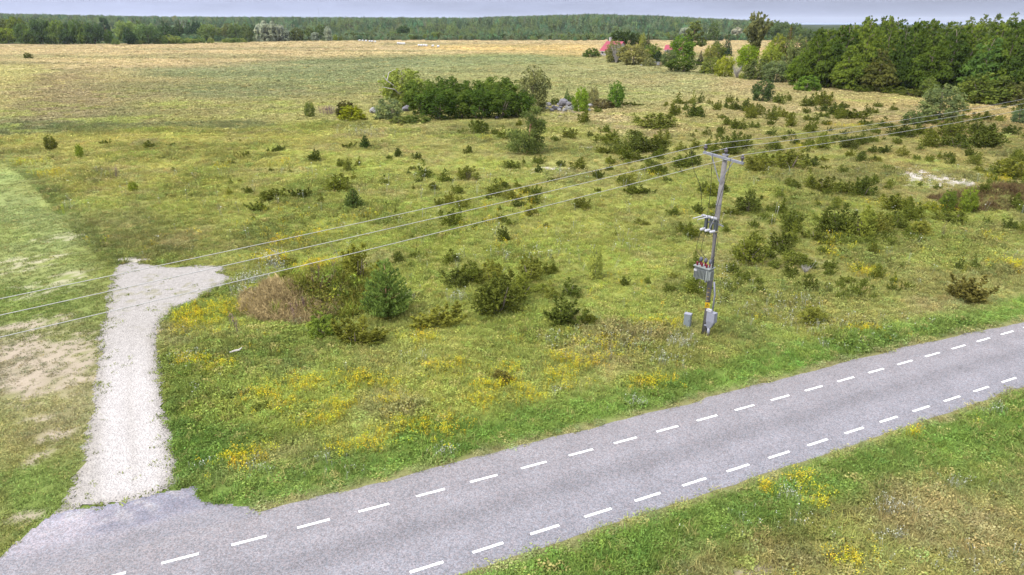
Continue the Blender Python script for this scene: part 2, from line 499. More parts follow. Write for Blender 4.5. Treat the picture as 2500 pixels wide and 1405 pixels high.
BANDS = [(np.array(world_poly(p)), c, a, s) for p, c, a, s in [
    ([(-3000, 112), (0, 109), (900, 100.5), (1420, 97), (1900, 95.6), (1900, 120), (1430, 131), (1100, 134), (900, 141), (700, 149), (400, 160), (140, 168), (0, 152), (-3000, 160)], (188, 169, 112), .80, 16),
    ([(-3000, 98), (0, 92), (900, 90), (900, 100.2), (400, 106.2), (0, 108.6), (-3000, 111.5)], (84, 102, 54), 1.0, 5),
    ([(1020, 112), (1430, 108), (1430, 128), (1200, 128), (1020, 120)], (218, 184, 96), .55, 14),
    ([(-1500, 160), (110, 158), (92, 200), (50, 240), (0, 290), (-1200, 330)], (176, 168, 92), .70, 4),
    ([(112, 168), (250, 172), (280, 240), (210, 296), (0, 322), (0, 292), (62, 240), (98, 200)], (150, 134, 92), .60, 4),
    ([(300, 166), (700, 151), (1000, 143), (1350, 136), (1350, 158), (1000, 166), (900, 200), (650, 192), (400, 186)], (130, 140, 90), .60, 9),
    ([(340, 216), (700, 206), (960, 226), (800, 242), (450, 246)], (130, 136, 86), .55, 6),
    ([(-900, 330), (0, 302), (130, 292), (300, 302), (620, 300), (690, 316), (560, 328), (380, 318), (250, 334), (60, 338), (-900, 380)], (112, 122, 74), .75, 3),
    ([(-900, 384), (60, 342), (250, 336), (400, 322), (560, 332), (760, 330), (900, 345), (700, 420), (300, 470), (100, 440), (60, 430), (-900, 440)], (172, 168, 66), .45, 4),
    ([(1480, 280), (1640, 300), (1640, 345), (1520, 330), (1420, 320)], (184, 168, 112), .60, 2.5),
    ([(1860, 250), (2250, 262), (2330, 290), (2100, 290), (1900, 278)], (186, 166, 112), .55, 3),
    ([(280, 500), (640, 560), (640, 640), (420, 645), (280, 640), (240, 560)], (122, 128, 62), .28, 1.6),
    ([(2150, 640), (2500, 560), (2900, 700), (2500, 760), (2200, 720)], (150, 146, 76), .45, 1.5)]]
def yellow_spots():
    S = """710 595 35 9;655 640 30 9;690 405 18 5;545 417 15 4;60 402 30 5;120 430 30 7;500 770 60 18;470 795 45 14;460 890 30 10;495 888 28 8;1035 838 30 13;860 940 55 14
925 945 40 14;735 945 25 12;765 957 20 9;820 1020 16 14;845 1003 38 9;945 990 28 8;760 1045 34 12;590 1122 45 18;575 1135 40 14;1090 910 48 13;1240 915 30 16;1375 887 32 12;1375 936 36 13
1470 845 38 9;1580 945 48 7;1600 935 30 6;1300 985 28 9;1180 990 28 9;980 1055 38 10;1075 1060 44 17;1000 1050 34 8;860 1100 46 9;920 1092 36 9;2100 812 28 8;1960 1185 30 26;1995 1238 18 13
1860 1195 10 10;2215 1060 22 9;2080 1390 50 14;1590 800 34 9;1650 805 20 6;2040 630 22 6;2110 668 18 5;640 975 30 14;540 900 30 10;690 1000 30 14;2440 590 26 6;2490 655 30 8;770 580 40 6;1470 880 40 9
750 660 28 8;800 650 24 6;830 690 26 7;560 760 24 8;440 790 36 12;1430 905 30 8;1190 955 30 8;1260 960 34 8;2065 315 26 3;1960 365 16 3;1185 340 10 2;1230 455 10 4;1270 488 12 4;1185 515 14 4;1595 440 10 3;2130 505 16 4;2440 450 26 5;1290 118 60 3;1350 124 50 3;1400 126 60 3"""
    r = []
    for q in S.replace('\n', ';').split(';'):
        a, b, w, h = [float(v) for v in q.split()]
        c = at(a, b); e = at(a + w, b); f = at(a, b - h)
        r.append((c[0], c[1], abs(e[0] - c[0]), max(abs(f[1] - c[1]), 0.3)))
    return r
YELLOW = yellow_spots()

# pale stony or bare places, and brown ones: px, py, half width, half height, kind
BARE = [(2255, 436, 84, 17, 'l'), (2325, 447, 46, 12, 'l'), (1348, 417, 52, 7, 'l'), (1432, 362, 24, 3, 'l'), (60, 640, 70, 20, 'g'), (130, 690, 60, 14, 'g'), (95, 712, 40, 12, 'g'), (180, 670, 36, 12, 'g'),
        (70, 790, 80, 18, 's'), (150, 860, 80, 40, 's'), (40, 850, 60, 30, 's'), (190, 900, 40, 60, 's'), (100, 930, 100, 30, 's'), (100, 1022, 30, 8, 's'), (110, 1110, 22, 24, 's'), (150, 1060, 40, 16, 's'), (60, 1260, 30, 12, 's'),
        (150, 580, 44, 10, 'g'), (330, 634, 40, 4, 'l'), (1990, 1222, 40, 10, 'd'), (2330, 1080, 60, 10, 'd'), (1840, 1400, 60, 10, 's'), (2440, 480, 60, 26, 'd'), (1848, 426, 14, 4, 'r'), (1390, 270, 60, 8, 's')]
BAREW = []
for a, b, w, h, k in BARE:
    c = at(a, b); e = at(a + w, b); f = at(a, b - h)
    BAREW.append((c[0], c[1], abs(e[0] - c[0]), abs(f[1] - c[1]), k))
BCOL = {'g': lin((192, 184, 158)), 'l': lin((208, 200, 192)), 's': lin((182, 168, 150)), 'd': lin((128, 112, 88)), 'r': lin((150, 88, 62))}

def bareness(X, Y):
    """0..1 how far the sward is missing, and the colour of what shows instead."""
    b = np.zeros(np.shape(X)); col = np.zeros(np.shape(X) + (3,)) + BCOL['s']
    nz = fbm(X / 0.8, Y / 0.8, 51, 4)
    n2 = fbm(X / 0.28, Y / 0.28, 53, 3)
    for cx, cy, rx, ry, k in BAREW:
        m = (abs(X - cx) < 1.8 * rx) & (abs(Y - cy) < 1.8 * ry)
        if not np.any(m): continue
        r = np.hypot((X[m] - cx) / rx, (Y[m] - cy) / ry)
        v = sstep(0.38, 0.6, (1.15 - r) * 0.62 + (nz[m] - 0.5) * 1.3 + 0.12)
        v = np.where(r > 1.7, 0, v)
        if k == 'g':
            v = np.where(r < 1.6, .75 * sstep(.52, .64, n2[m] * .6 + nz[m] * .4 + .16 * (1.1 - r)), 0)
        elif k in 'ls':
            v = np.maximum(v * (.38 + .5 * sstep(.40, .54, n2[m])), .85 * sstep(.5, .62, n2[m] + .30 * (1.2 - r)) * (r < 1.65))
        up = v > b[m]
        t = col[m]; t[up] = BCOL[k]; col[m] = t
        b[m] = np.maximum(b[m], v)
    return b, col

def cover(X, Y):
    """Colour of the plant cover at ground points (as seen, linear)."""
    X = np.asarray(X, float); Y = np.asarray(Y, float)
    out = np.zeros((len(X), 3))
    for s in range(0, len(X), 40000):
        x = X[s:s + 40000]; y = Y[s:s + 40000]
        yy = np.maximum(y, 9.0)
        sc = np.clip(yy / 60, 0.6, 12)
        wx = (fbm(x / (9 * sc), yy / (9 * sc), 71, 3) - 0.5); wy = (fbm(x / (9 * sc), yy / (9 * sc), 77, 3) - 0.5)
        u = x / yy * 2.2 + 0.22 * wx; v = np.log(yy) * 1.6 + 0.30 * wy
        d2 = (u[:, None] - _cu[None, :, 0]) ** 2 + (v[:, None] - _cu[None, :, 1]) ** 2
        w = 1.0 / (d2 + 0.004) ** 2
        c = (w @ _cc) / w.sum(1)[:, None]
        out[s:s + 40000] = c
    far = sstep(90, 260, Y)
    near = 1 - far
    # clumps of taller herbs, dry stalks, lighter sward, in patches of several sizes
    a = fbm(X / 6.5, Y / 6.5, 101, 4); b = fbm(X / 2.1, Y / 2.1, 111, 3); c = fbm(X / 24, Y / 24, 121, 4)
    for poly, rgb, amt, soft in BANDS:
        x0, y0 = poly.min(0) - 60; x1, y1 = poly.max(0) + 60
        m = (X > x0) & (X < x1) & (Y > y0) & (Y < y1)
        if not np.any(m): continue
        xm, ym = X[m], Y[m]; q = 0.16 * np.minimum(ym, 230)
        jx = xm + q * .45 * (fbm(xm / 40, ym / 25, 61, 4) - .5); jy = ym + q * (fbm(xm / 55, ym / 22, 67, 5) - .5)
        dd = pdist(jx, jy, poly) * np.where(inpoly(jx, jy, poly), 1, -1)
        t = (sstep(-soft, soft, dd) * amt * (.8 + .4 * fbm(xm / 30, ym / 12, 69, 3)))[:, None]
        out[m] = out[m] * (1 - t) + lin(rgb) * t
    lawn = inpoly(X, Y, LAWN)
    k = np.where(lawn, 0.45, 1.0)
    def mix(m, rgb, amt):
        t = (m * amt * k)[:, None]
        np.copyto(out, out * (1 - t) + lin(rgb) * t)
    mix(sstep(0.56, 0.70, a), (108, 124, 48), 0.34 * (0.35 + 0.65 * near))
    mix(sstep(0.60, 0.74, fbm(X / 5, Y / 5, 131, 4)), (168, 154, 98), 0.42 * (0.4 + 0.6 * near))
    mix(sstep(0.56, 0.70, fbm(X / 8, Y / 5, 141, 4)), (158, 172, 48), 0.50 * near)
    mix(sstep(0.60, 0.72, fbm(X / 3.2, Y / 3.2, 151, 3)), (132, 116, 80), 0.17 * near)
    # the far meadow: broad streaks of reddish hair grass and of grey-green sedge
    f2 = fbm(X / 60, Y / 34, 161, 5)
    mix(sstep(0.55, 0.68, f2), (180, 160, 110), 0.34 * far)
    mix(sstep(0.55, 0.68, fbm(X / 75, Y / 26, 171, 5)), (112, 122, 74), 0.42 * far)
    out *= (1 + 0.34 * (b - 0.5) * near + 0.22 * (c - 0.5) + 0.25 * (fbm(X / 13, Y / 13, 181, 4) - 0.5) * far)[:, None]
    # mown strips on the lawn
    st = 0.5 + 0.5 * np.sin(((X * 0.62 + Y * 0.78) + 0.8 * fbm(X / 6, Y / 6, 191, 2)) * 2 * math.pi / 2.6)
    out *= np.where(lawn, 0.95 + 0.10 * st, 1.0)[:, None]
    # lush verge beside the asphalt, worn rim at its edge
    rd = road_d(X, Y)
    vg = (1 - sstep(1.6, 3.1, rd + 0.9 * (fbm(X / 1.5, Y / 1.5, 201, 3) - 0.5))) * (rd > -1)
    vg = np.where(lawn, 0, vg)
    vc = lin((114, 148, 42)); t = (0.85 * vg)[:, None]
    out = out * (1 - t) + vc * (0.8 + 0.5 * (b - 0.2))[:, None] * t
    rim = (1 - sstep(0.10, 0.55, rd + 0.5 * (fbm(X / 0.7, Y / 0.7, 211, 3) - 0.5))) * (rd > -2)
    t = (0.7 * rim)[:, None]
    out = out * (1 - t) + lin((158, 148, 98)) * t
    # rough dark fringe where the mower turned
    bx = (X < 0) & (Y > 40) & (Y < 125) & ~lawn
    if np.any(bx):
        t = (.5 * (1 - sstep(.6, 2.4, pdist(X[bx], Y[bx], LAWN) + 1.6 * (fbm(X[bx] / 1.6, Y[bx] / 1.6, 241, 3) - .5))))[:, None]
        out[bx] = out[bx] * (1 - t) + lin((104, 118, 52)) * t
    # dry grass on the heap of soil
    r = np.hypot((X - MOUND_C[0]) / MOUND_R[0], (Y - MOUND_C[1]) / MOUND_R[1])
    t = ((1 - sstep(0.52, 0.80, r + 0.7 * (fbm(X / 1.2, Y / 1.2, 221, 3) - 0.5) + 0.55 * (X - MOUND_C[0]) / MOUND_R[0] + 0.65 * (Y - MOUND_C[1]) / MOUND_R[1])) * (1 - sstep(.80, .98, r + .3 * (fbm(X / .9, Y / .9, 227, 3) - .5))))[:, None]
    out = out * (1 - t) + lin((182, 164, 122)) * (0.7 + 0.8 * (fbm(X / 0.9, Y / 0.9, 231, 3) - 0.3))[:, None] * t
    g = (out @ np.array([.3, .6, .1]))[:, None]
    return np.clip(out * .83 + g * np.array([.17, .17, .175]), 0.003, 1)

# ------------------------------------------------------------------ ground sheets
def axis_pts(lo, a, b, hi, step, grow):
    mid = list(np.arange(a, b + 1e-6, step))
    up = []; x = b; s = step
    while x < hi:
        s *= grow; x += s; up.append(x)
    dn = []; x = a; s = step
    while x > lo:
        s *= grow; x -= s; dn.append(x)
    return np.array(dn[::-1] + mid + up)

gx = axis_pts(-16000, -42, 62, 16000, 0.5, 1.036)
gy = axis_pts(-60, 10, 66, 22000, 0.5, 1.026)
GX, GY = np.meshgrid(gx, gy)
NX, NY = len(gx), len(gy)
fx, fy = GX.ravel(), GY.ravel()
fz = height(fx, fy)
print('ground verts', len(fx))
gcol = cover(fx, fy)
gb, gbc = bareness(fx, fy)
thatch = (1 - sstep(60, 170, fy)) * np.where(inpoly(fx, fy, LAWN), 0.3, 1.0)
gcol = gcol * (1 - 0.10 * thatch)[:, None] * np.array([1.0, 0.97, 1.0])
forest = sstep(0.0, 1.0, (fy - 690) / 60)
gcol = gcol * (1 - forest)[:, None] + lin((70, 82, 50)) * forest[:, None]
gcol = gcol * (1 - gb)[:, None] + gbc * gb[:, None]
gcol = gcol * (G_GAIN * (1 - .14 * sstep(330, 430, fy)))[:, None]
idx = (np.arange(NY - 1)[:, None] * NX + np.arange(NX - 1)[None, :]).ravel()
gf = np.stack([idx, idx + 1, idx + NX + 1, idx + NX], 1)
cx = fx[gf].mean(1); cy = fy[gf].mean(1)
# leave the ground out from under the middle of road and drive (sheets lie over its rim)
rr = np.hypot((cx - MOUND_C[0]) / (MOUND_R[0] * 1.08), (cy - MOUND_C[1]) / (MOUND_R[1] * 1.08))
zone = np.zeros(len(gf), int)
zone[inpoly(cx, cy, LAWN)] = 1
zone[inpoly(cx, cy, HAY)] = 2
zone[(rr < 1)] = 3
zone[cy > 720] = 4
M_GROUND = ground_mat('sward_and_soil')
for zi, (nm, lb, ct) in enumerate([
        ('meadow', 'yellow-green rough meadow between the road and the distant fields', 'meadow'),
        ('mown_lawn', 'short mown lawn with bare soil patches beside the white gravel drive', 'lawn'),
        ('hay_field', 'tan hay field in front of the far forest', 'field'),
        ('earth_mound', 'heap of soil under dry brown grass beside the gravel drive', 'mound'),
        ('forest_floor', 'dark rising ground under the far forest', 'ground')]):
    F = gf[zone == zi]
    u, inv = np.unique(F, return_inverse=True)
    me = fast_mesh(nm, np.stack([fx[u], fy[u], fz[u]], 1), inv.reshape(F.shape), M_GROUND, cols={'Col': gcol[u]}, smooth=True)
    tag(link(nm, me), lb, ct, kind='structure')

# open sea beyond the land, seen through the gap over the wood
M_SEA = plain('sea_water', (0.10, 0.16, 0.30), rough=0.35, var=0.05, scale=0.002)
me = MB().add([(1400, 5200, 0.6), (9000, 5200, 0.6), (16000, 21500, 0.6), (3000, 21500, 0.6)], [(0, 1, 2, 3)]).mesh('sea', M_SEA)
tag(link('sea', me), 'strip of blue sea on the horizon beyond the wood', 'sea', kind='structure')

# ------------------------------------------------------------------ road, drive, apron
def asphalt_mat():
    m, n, l = new_mat('chip_seal')
    out = n.new('ShaderNodeOutputMaterial'); b = n.new('ShaderNodeBsdfPrincipled'); l.new(b.outputs[0], out.inputs[0])
    b.inputs['Roughness'].default_value = 0.85; b.inputs['Specular IOR Level'].default_value = 0.25
    geo = n.new('ShaderNodeNewGeometry'); a = n.new('ShaderNodeAttribute'); a.attribute_name = 'Col'
    v = n.new('ShaderNodeTexVoronoi'); v.inputs['Scale'].default_value = 24
    l.new(geo.outputs['Position'], v.inputs['Vector'])
    nz = n.new('ShaderNodeTexNoise'); nz.inputs['Scale'].default_value = 48; nz.inputs['Detail'].default_value = 3
    l.new(geo.outputs['Position'], nz.inputs['Vector'])
    big = n.new('ShaderNodeTexNoise'); big.inputs['Scale'].default_value = 0.7; big.inputs['Detail'].default_value = 6
    l.new(geo.outputs['Position'], big.inputs['Vector'])
    hue = n.new('ShaderNodeMix'); hue.data_type = 'RGBA'; hue.inputs[0].default_value = 0.9
    # grains: mostly grey, each darker or lighter, a few pinkish or bluish
    gs = n.new('ShaderNodeSeparateColor'); l.new(v.outputs['Color'], gs.inputs[0])
    gr = n.new('ShaderNodeMapRange'); l.new(gs.outputs[0], gr.inputs[0]); gr.inputs[3].default_value = 0.66; gr.inputs[4].default_value = 1.34
    gh = n.new('ShaderNodeMix'); gh.data_type = 'RGBA'; l.new(gs.outputs[1], gh.inputs[0])
    gh.inputs[6].default_value = (1.08, 0.98, 0.96, 1); gh.inputs[7].default_value = (0.93, 1.0, 1.06, 1)
    gm = n.new('ShaderNodeVectorMath'); gm.operation = 'SCALE'; l.new(gh.outputs[2], gm.inputs[0]); l.new(gr.outputs[0], gm.inputs['Scale'])
    hue.inputs[6].default_value = (1, 1, 1, 1); l.new(gm.outputs[0], hue.inputs[7])
    k = n.new('ShaderNodeMapRange'); l.new(nz.outputs['Fac'], k.inputs[0])
    k.inputs[1].default_value = 0.3; k.inputs[2].default_value = 0.7; k.inputs[3].default_value = 0.80; k.inputs[4].default_value = 1.36
    k2 = n.new('ShaderNodeMapRange'); l.new(big.outputs['Fac'], k2.inputs[0])
    k2.inputs[1].default_value = 0.3; k2.inputs[2].default_value = 0.7; k2.inputs[3].default_value = 0.92; k2.inputs[4].default_value = 1.08
    kk = n.new('ShaderNodeMath'); kk.operation = 'MULTIPLY'; l.new(k.outputs[0], kk.inputs[0]); l.new(k2.outputs[0], kk.inputs[1])
    m1 = n.new('ShaderNodeVectorMath'); m1.operation = 'MULTIPLY'; l.new(a.outputs['Color'], m1.inputs[0]); l.new(hue.outputs[2], m1.inputs[1])
    m2 = n.new('ShaderNodeVectorMath'); m2.operation = 'SCALE'; l.new(m1.outputs[0], m2.inputs[0]); l.new(kk.outputs[0], m2.inputs['Scale'])
    l.new(m2.outputs[0], b.inputs['Base Color'])
    bp = n.new('ShaderNodeBump'); bp.inputs['Strength'].default_value = 0.5; bp.inputs['Distance'].default_value = 0.012
    l.new(nz.outputs['Fac'], bp.inputs['Height']); l.new(bp.outputs[0], b.inputs['Normal'])
    return m
M_ROAD = asphalt_mat()
ROAD_C = np.array([0.153, 0.148, 0.155])
rx = np.arange(-60, 130, 0.2)
tcol = np.linspace(0, 1, 15)
yl = road_lo(rx) + 0.16 * (fbm(rx / 0.8, rx * 0, 301, 4) - 0.5)
yu = road_up(rx) + 0.34 * (fbm(rx / 1.1, rx * 0 + 3, 311, 5) - 0.5)
RV = np.stack([np.repeat(rx[:, None], 15, 1), yl[:, None] * (1 - tcol) + yu[:, None] * tcol, np.full((len(rx), 15), 0.032)], 2)
RV[:, 0, 2] = 0.004; RV[:, -1, 2] = 0.004
tt = tcol[None, :] + 0.03 * (fbm(rx / 3, rx * 0 + 8, 321, 3) - 0.5)[:, None]
wear = 1 - 0.17 * np.exp(-((tt - 0.46) / 0.07) ** 2) + 0.05 * np.exp(-((tt - 0.28) / 0.06) ** 2) + 0.05 * np.exp(-((tt - 0.62) / 0.06) ** 2)
wear = wear * (1 + 0.10 * (fbm(RV[:, :, 0] / 2.5, RV[:, :, 1] * 2.2, 331, 4) - 0.5))
rc = ROAD_C[None, None, :] * wear[:, :, None] * (1 + 0.04 * (tt - 0.46)[:, :, None] * np.array([1.5, 0.5, -1.0]))
ii = (np.arange(len(rx) - 1)[:, None] * 15 + np.arange(14)[None, :]).ravel()
road = link('road', fast_mesh('road', RV.reshape(-1, 3), np.stack([ii, ii + 15, ii + 16, ii + 1], 1), M_ROAD, cols={'Col': rc.reshape(-1, 3)}))
tag(road, 'grey chip-sealed road with dashed white edge lines', 'road', kind='structure')

# painted dashes, one metre on and one metre off along both edges
M_PAINT = plain('road_paint', (0.66, 0.66, 0.65), rough=0.6, var=0.24, scale=9)
def dash_mesh(seed):
    r = random.Random(seed)
    V = []; n = 6
    for i in range(n + 1):
        x = -0.525 + 1.05 * i / n
        V += [(x + r.uniform(-.006, .006), -0.052 + r.uniform(-.004, .004), 0), (x + r.uniform(-.006, .006), 0.052 + r.uniform(-.004, .004), 0)]
    return MB().add(V, [(2 * i, 2 * i + 2, 2 * i + 3, 2 * i + 1) for i in range(n)]).mesh('edge_dash', M_PAINT)
DM = [dash_mesh(k) for k in range(4)]
def dashes(P, x0, step, n0, n1):
    # walk along the line from a dash seen in the photograph
    def go(x, d):
        s = 0.0
        while s < abs(d):
            ds = 0.02; sl = (_line(P, x + .01) - _line(P, x - .01)) / .02
            x += math.copysign(ds / math.sqrt(1 + sl * sl), d); s += ds
        return x
    xs = [x0]; x = x0
    for _ in range(n1): x = go(x, step); xs.append(x)
    x = x0
    for _ in range(n0): x = go(x, -step); xs.append(x)
    for i, x in enumerate(sorted(xs)):
        o = link('edge_dash', DM[i % 4], road)
        sl = float((_line(P, x + .05) - _line(P, x - .05)) / .1)
        o.location = (x, float(_line(P, x)), 0.037)
        o.rotation_euler = (0, 0, math.atan(sl))
u0 = at(1303.5, 1138); l0 = at(1460, 1253.5)
dashes(PU, u0[0], 1.998, 12, 20)
dashes(PL, l0[0], 1.988, 10, 18)

def patch_sheet(name, poly, z, step, mat, colf, jitter, seed, drop=None):
    P = np.array(poly)
    x0, y0 = P.min(0) - 0.5; x1, y1 = P.max(0) + 0.5
    xs = np.arange(x0, x1, step); ys = np.arange(y0, y1, step)
    X, Y = np.meshgrid(xs, ys)
    x, y = X.ravel(), Y.ravel()
    jx = x + jitter * (fbm(x / 0.9, y / 0.9, seed, 4) - 0.5); jy = y + jitter * (fbm(x / 0.9, y / 0.9, seed + 5, 4) - 0.5)
    ins = inpoly(jx, jy, poly)
    if drop is not None: ins &= ~drop(x, y)
    n = len(xs)
    i = (np.arange(len(ys) - 1)[:, None] * n + np.arange(n - 1)[None, :]).ravel()
    f = np.stack([i, i + 1, i + n + 1, i + n], 1)
    f = f[ins[f].sum(1) >= 3]
    u, inv = np.unique(f, return_inverse=True)
    d = pdist(x[u], y[u], poly)
    zz = z(x[u], y[u], d)
    return link(name, fast_mesh(name, np.stack([x[u], y[u], zz], 1), inv.reshape(f.shape), mat, cols={'Col': colf(x[u], y[u], d)}, smooth=True))

def gravel_mat():
    m, n, l = new_mat('limestone_gravel')
    out = n.new('ShaderNodeOutputMaterial'); b = n.new('ShaderNodeBsdfDiffuse'); l.new(b.outputs[0], out.inputs[0])
    geo = n.new('ShaderNodeNewGeometry'); a = n.new('ShaderNodeAttribute'); a.attribute_name = 'Col'
    v = n.new('ShaderNodeTexVoronoi'); v.inputs['Scale'].default_value = 13; v.inputs['Randomness'].default_value = 1
    l.new(geo.outputs['Position'], v.inputs['Vector'])
    nz = n.new('ShaderNodeTexNoise'); nz.inputs['Scale'].default_value = 5; nz.inputs['Detail'].default_value = 9; nz.inputs['Roughness'].default_value = 0.75
    l.new(geo.outputs['Position'], nz.inputs['Vector'])
    k = n.new('ShaderNodeMapRange'); l.new(nz.outputs['Fac'], k.inputs[0])
    k.inputs[1].default_value = 0.3; k.inputs[2].default_value = 0.62; k.inputs[3].default_value = 0.74; k.inputs[4].default_value = 1.10
    m2 = n.new('ShaderNodeVectorMath'); m2.operation = 'SCALE'; l.new(a.outputs['Color'], m2.inputs[0]); l.new(k.outputs[0], m2.inputs['Scale'])
    l.new(m2.outputs[0], b.inputs[0])
    bp = n.new('ShaderNodeBump'); bp.inputs['Strength'].default_value = 0.8; bp.inputs['Distance'].default_value = 0.06
    l.new(v.outputs['Distance'], bp.inputs['Height'])
    l.new(bp.outputs[0], b.inputs['Normal'])
    return m
M_GRAVEL = gravel_mat()
TRK = [world_poly([(300, 1230), (285, 1120), (280, 1000), (285, 930), (300, 800)]), world_poly([(365, 1215), (368, 1120), (358, 1010), (340, 900), (330, 800)])]
def drive_col(x, y, d):
    tr = np.minimum(pdist(x, y, TRK[0], False), pdist(x, y, TRK[1], False))
    t = (1 - sstep(0.15, 0.85, tr)) * (1 - sstep(26, 34, y))
    c = np.array([0.302, 0.284, 0.264]) * (1 - 0.06 * sstep(24, 44, y))[:, None]
    c = c * (1 - t)[:, None] + np.array([0.365, 0.345, 0.330]) * t[:, None]
    e = (1 - sstep(0.0, 0.8, d + 0.5 * (fbm(x / 0.5, y / 0.5, 401, 3) - 0.5)))
    c = c * (1 - 0.35 * e)[:, None] + np.array([0.18, 0.16, 0.13]) * 0.35 * e[:, None]
    # weeds and grey earth in the unused far lobe
    w = sstep(0.60, 0.72, fbm(x / 0.55, y / 0.55, 411, 4)) * sstep(30, 40, y) * 0.55
    return c * (1 - w)[:, None] + np.array([0.20, 0.19, 0.11]) * w[:, None]
drive = patch_sheet('gravel_drive', DRIVE, lambda x, y, d: 0.006 + 0.05 * sstep(0, 0.5, d) + 0.025 * (fbm(x / 1.4, y / 1.4, 421, 3) - 0.3) * sstep(0, 0.5, d),
                    0.14, M_GRAVEL, drive_col, 0.85, 431)
tag(drive, 'white crushed limestone drive running from the road into the meadow', 'drive', kind='structure')

def apron_col(x, y, d):
    s = fbm((x + y * 0.6) / 5, (y - x * 0.45) / 0.9, 441, 4)
    c = np.array([0.142, 0.140, 0.164]) * (0.80 + 0.42 * s)[:, None]
    p = sstep(0.5, 0.68, fbm((x + y * 0.6) / 6, (y - x * 0.45) / 1.1, 451, 4)) * 0.75
    c = c * (1 - p)[:, None] + np.array([0.235, 0.218, 0.228]) * p[:, None]
    rd = road_d(x, y) + .9 * (fbm(x / .8, y / .8, 471, 3) - .5)
    w = (1 - sstep(.1, 1.5, rd))[:, None]
    c = c * (1 - w) + ROAD_C * .98 * w
    s = sstep(.52, .66, fbm(x / .3, y / .3, 481, 3)) * (1 - sstep(.2, 1.6, pdist(x, y, DRIVE)))
    return c * (1 - .5 * s)[:, None] + np.array([.26, .25, .24]) * .5 * s[:, None]
apron = patch_sheet('road_apron', APRON, lambda x, y, d: 0.006 + 0.012 * sstep(0, 0.3, d), 0.12, M_ROAD, apron_col, 0.35, 461)
tag(apron, 'worn bluish grit apron joining the gravel drive to the road', 'apron', kind='structure')

# ------------------------------------------------------------------ plants: leaf sprays on stems
M_LEAF = foliage_mat('leaves', 0.38)
M_NEEDLE = foliage_mat('needles', 0.22)
M_BARK = plain('bark', (0.16, 0.13, 0.10), rough=0.9, var=0.3, scale=14, bump=0.4)
M_BARKGREY = plain('bark_grey', (0.30, 0.28, 0.26), rough=0.9, var=0.3, scale=14, bump=0.4)
M_DEADWOOD = plain('dead_wood', (0.42, 0.39, 0.36), rough=0.9, var=0.2, scale=10)
M_PINEBARK = plain('pine_bark', (0.30, 0.18, 0.10), rough=0.9, var=0.3, scale=14)

def unit(v):
    return v / (np.linalg.norm(v, axis=-1, keepdims=True) + 1e-9)

def leaf_quads(P, Nrm, size, rng, stretch=1.5, updir=None):
    """One folded leaf spray (quad) at each point, facing roughly Nrm."""
    n = len(P)
    a = unit(np.cross(Nrm, rng.normal(size=(n, 3)))); b = unit(np.cross(Nrm, a))
    if updir is not None:
        a = unit(updir + 0.35 * rng.normal(size=(n, 3))); b = unit(np.cross(Nrm + 0.3 * rng.normal(size=(n, 3)), a))
    s = np.asarray(size).reshape(-1, 1) * np.ones((n, 1))
    A = a * s * stretch * 0.5; B = b * s * 0.5
    V = np.stack([P - A, P + B * rng.uniform(.7, 1.2, (n, 1)), P + A, P - B * rng.uniform(.7, 1.2, (n, 1))], 1).reshape(-1, 3)
    return V, np.arange(4 * n).reshape(n, 4)

def clump_crown(name, C, R, per, ls, rng, mat=None, up=0.25, shell=0.55, stretch=1.4, flat=1.0, droop=None, crnd=None):
    """Crown of many leaf clumps: centres C, radii R (n or n x 3)."""
    C = np.asarray(C, float); n = len(C)
    R = np.asarray(R, float)
    if R.ndim == 1: R = np.repeat(R[:, None], 3, 1) * np.array([1, 1, flat])
    P = []; N = []; Q = []; D = []
    for i in range(n):
        k = max(4, int(per * (R[i].prod() ** (1 / 3) / (R.prod(1).mean() ** (1 / 3))) ** 2))
        d = unit(rng.normal(size=(k, 3)) + np.array([0, 0, up]))
        r = rng.uniform(shell, 1.05, (k, 1))
        P.append(C[i] + d * r * R[i]); N.append(unit(d + 0.55 * rng.normal(size=(k, 3)) + np.array([0, 0, .35])))
        cr = rng.uniform(0, 1) if crnd is None else crnd[i]
        Q.append(np.clip(0.55 * cr + 0.45 * rng.uniform(0, 1, k), 0, 1))
    P = np.concatenate(P); N = np.concatenate(N); Q = np.concatenate(Q)
    V, F = leaf_quads(P, N, ls * rng.uniform(.6, 1.35, len(P)), rng, stretch, droop)
    return fast_mesh(name, V, F, mat or M_LEAF, {'rnd': np.repeat(Q, 4)})

def trunk_mesh(name, h, r, rng, mat, limbs=6, spread=.3, lean=0.04, base=0.0):
    mb = MB()
    pts = [np.array([0, 0, base - 0.03])]
    for i in range(1, 6):
        pts.append(np.array([rng.normal() * lean * i / 5, rng.normal() * lean * i / 5, h * i / 5]))
    mb.tube(pts, [r * (1.15 - i * 0.19) for i in range(6)], 7)
    for k in range(limbs):
        t = rng.uniform(.3, .9); i = int(t * 5); p = pts[i] + (pts[min(i + 1, 5)] - pts[i]) * (t * 5 - i)
        a = rng.uniform(0, 6.28)
        q = p + np.array([math.cos(a) * spread * (1.1 - t), math.sin(a) * spread * (1.1 - t), rng.uniform(.05, .18)])
        mb.tube([p, (p + q) / 2 + np.array([0, 0, .015]), q], [r * .45 * (1.1 - t), r * .3 * (1.1 - t), r * .1], 5)
    return mb.mesh(name, mat, True)

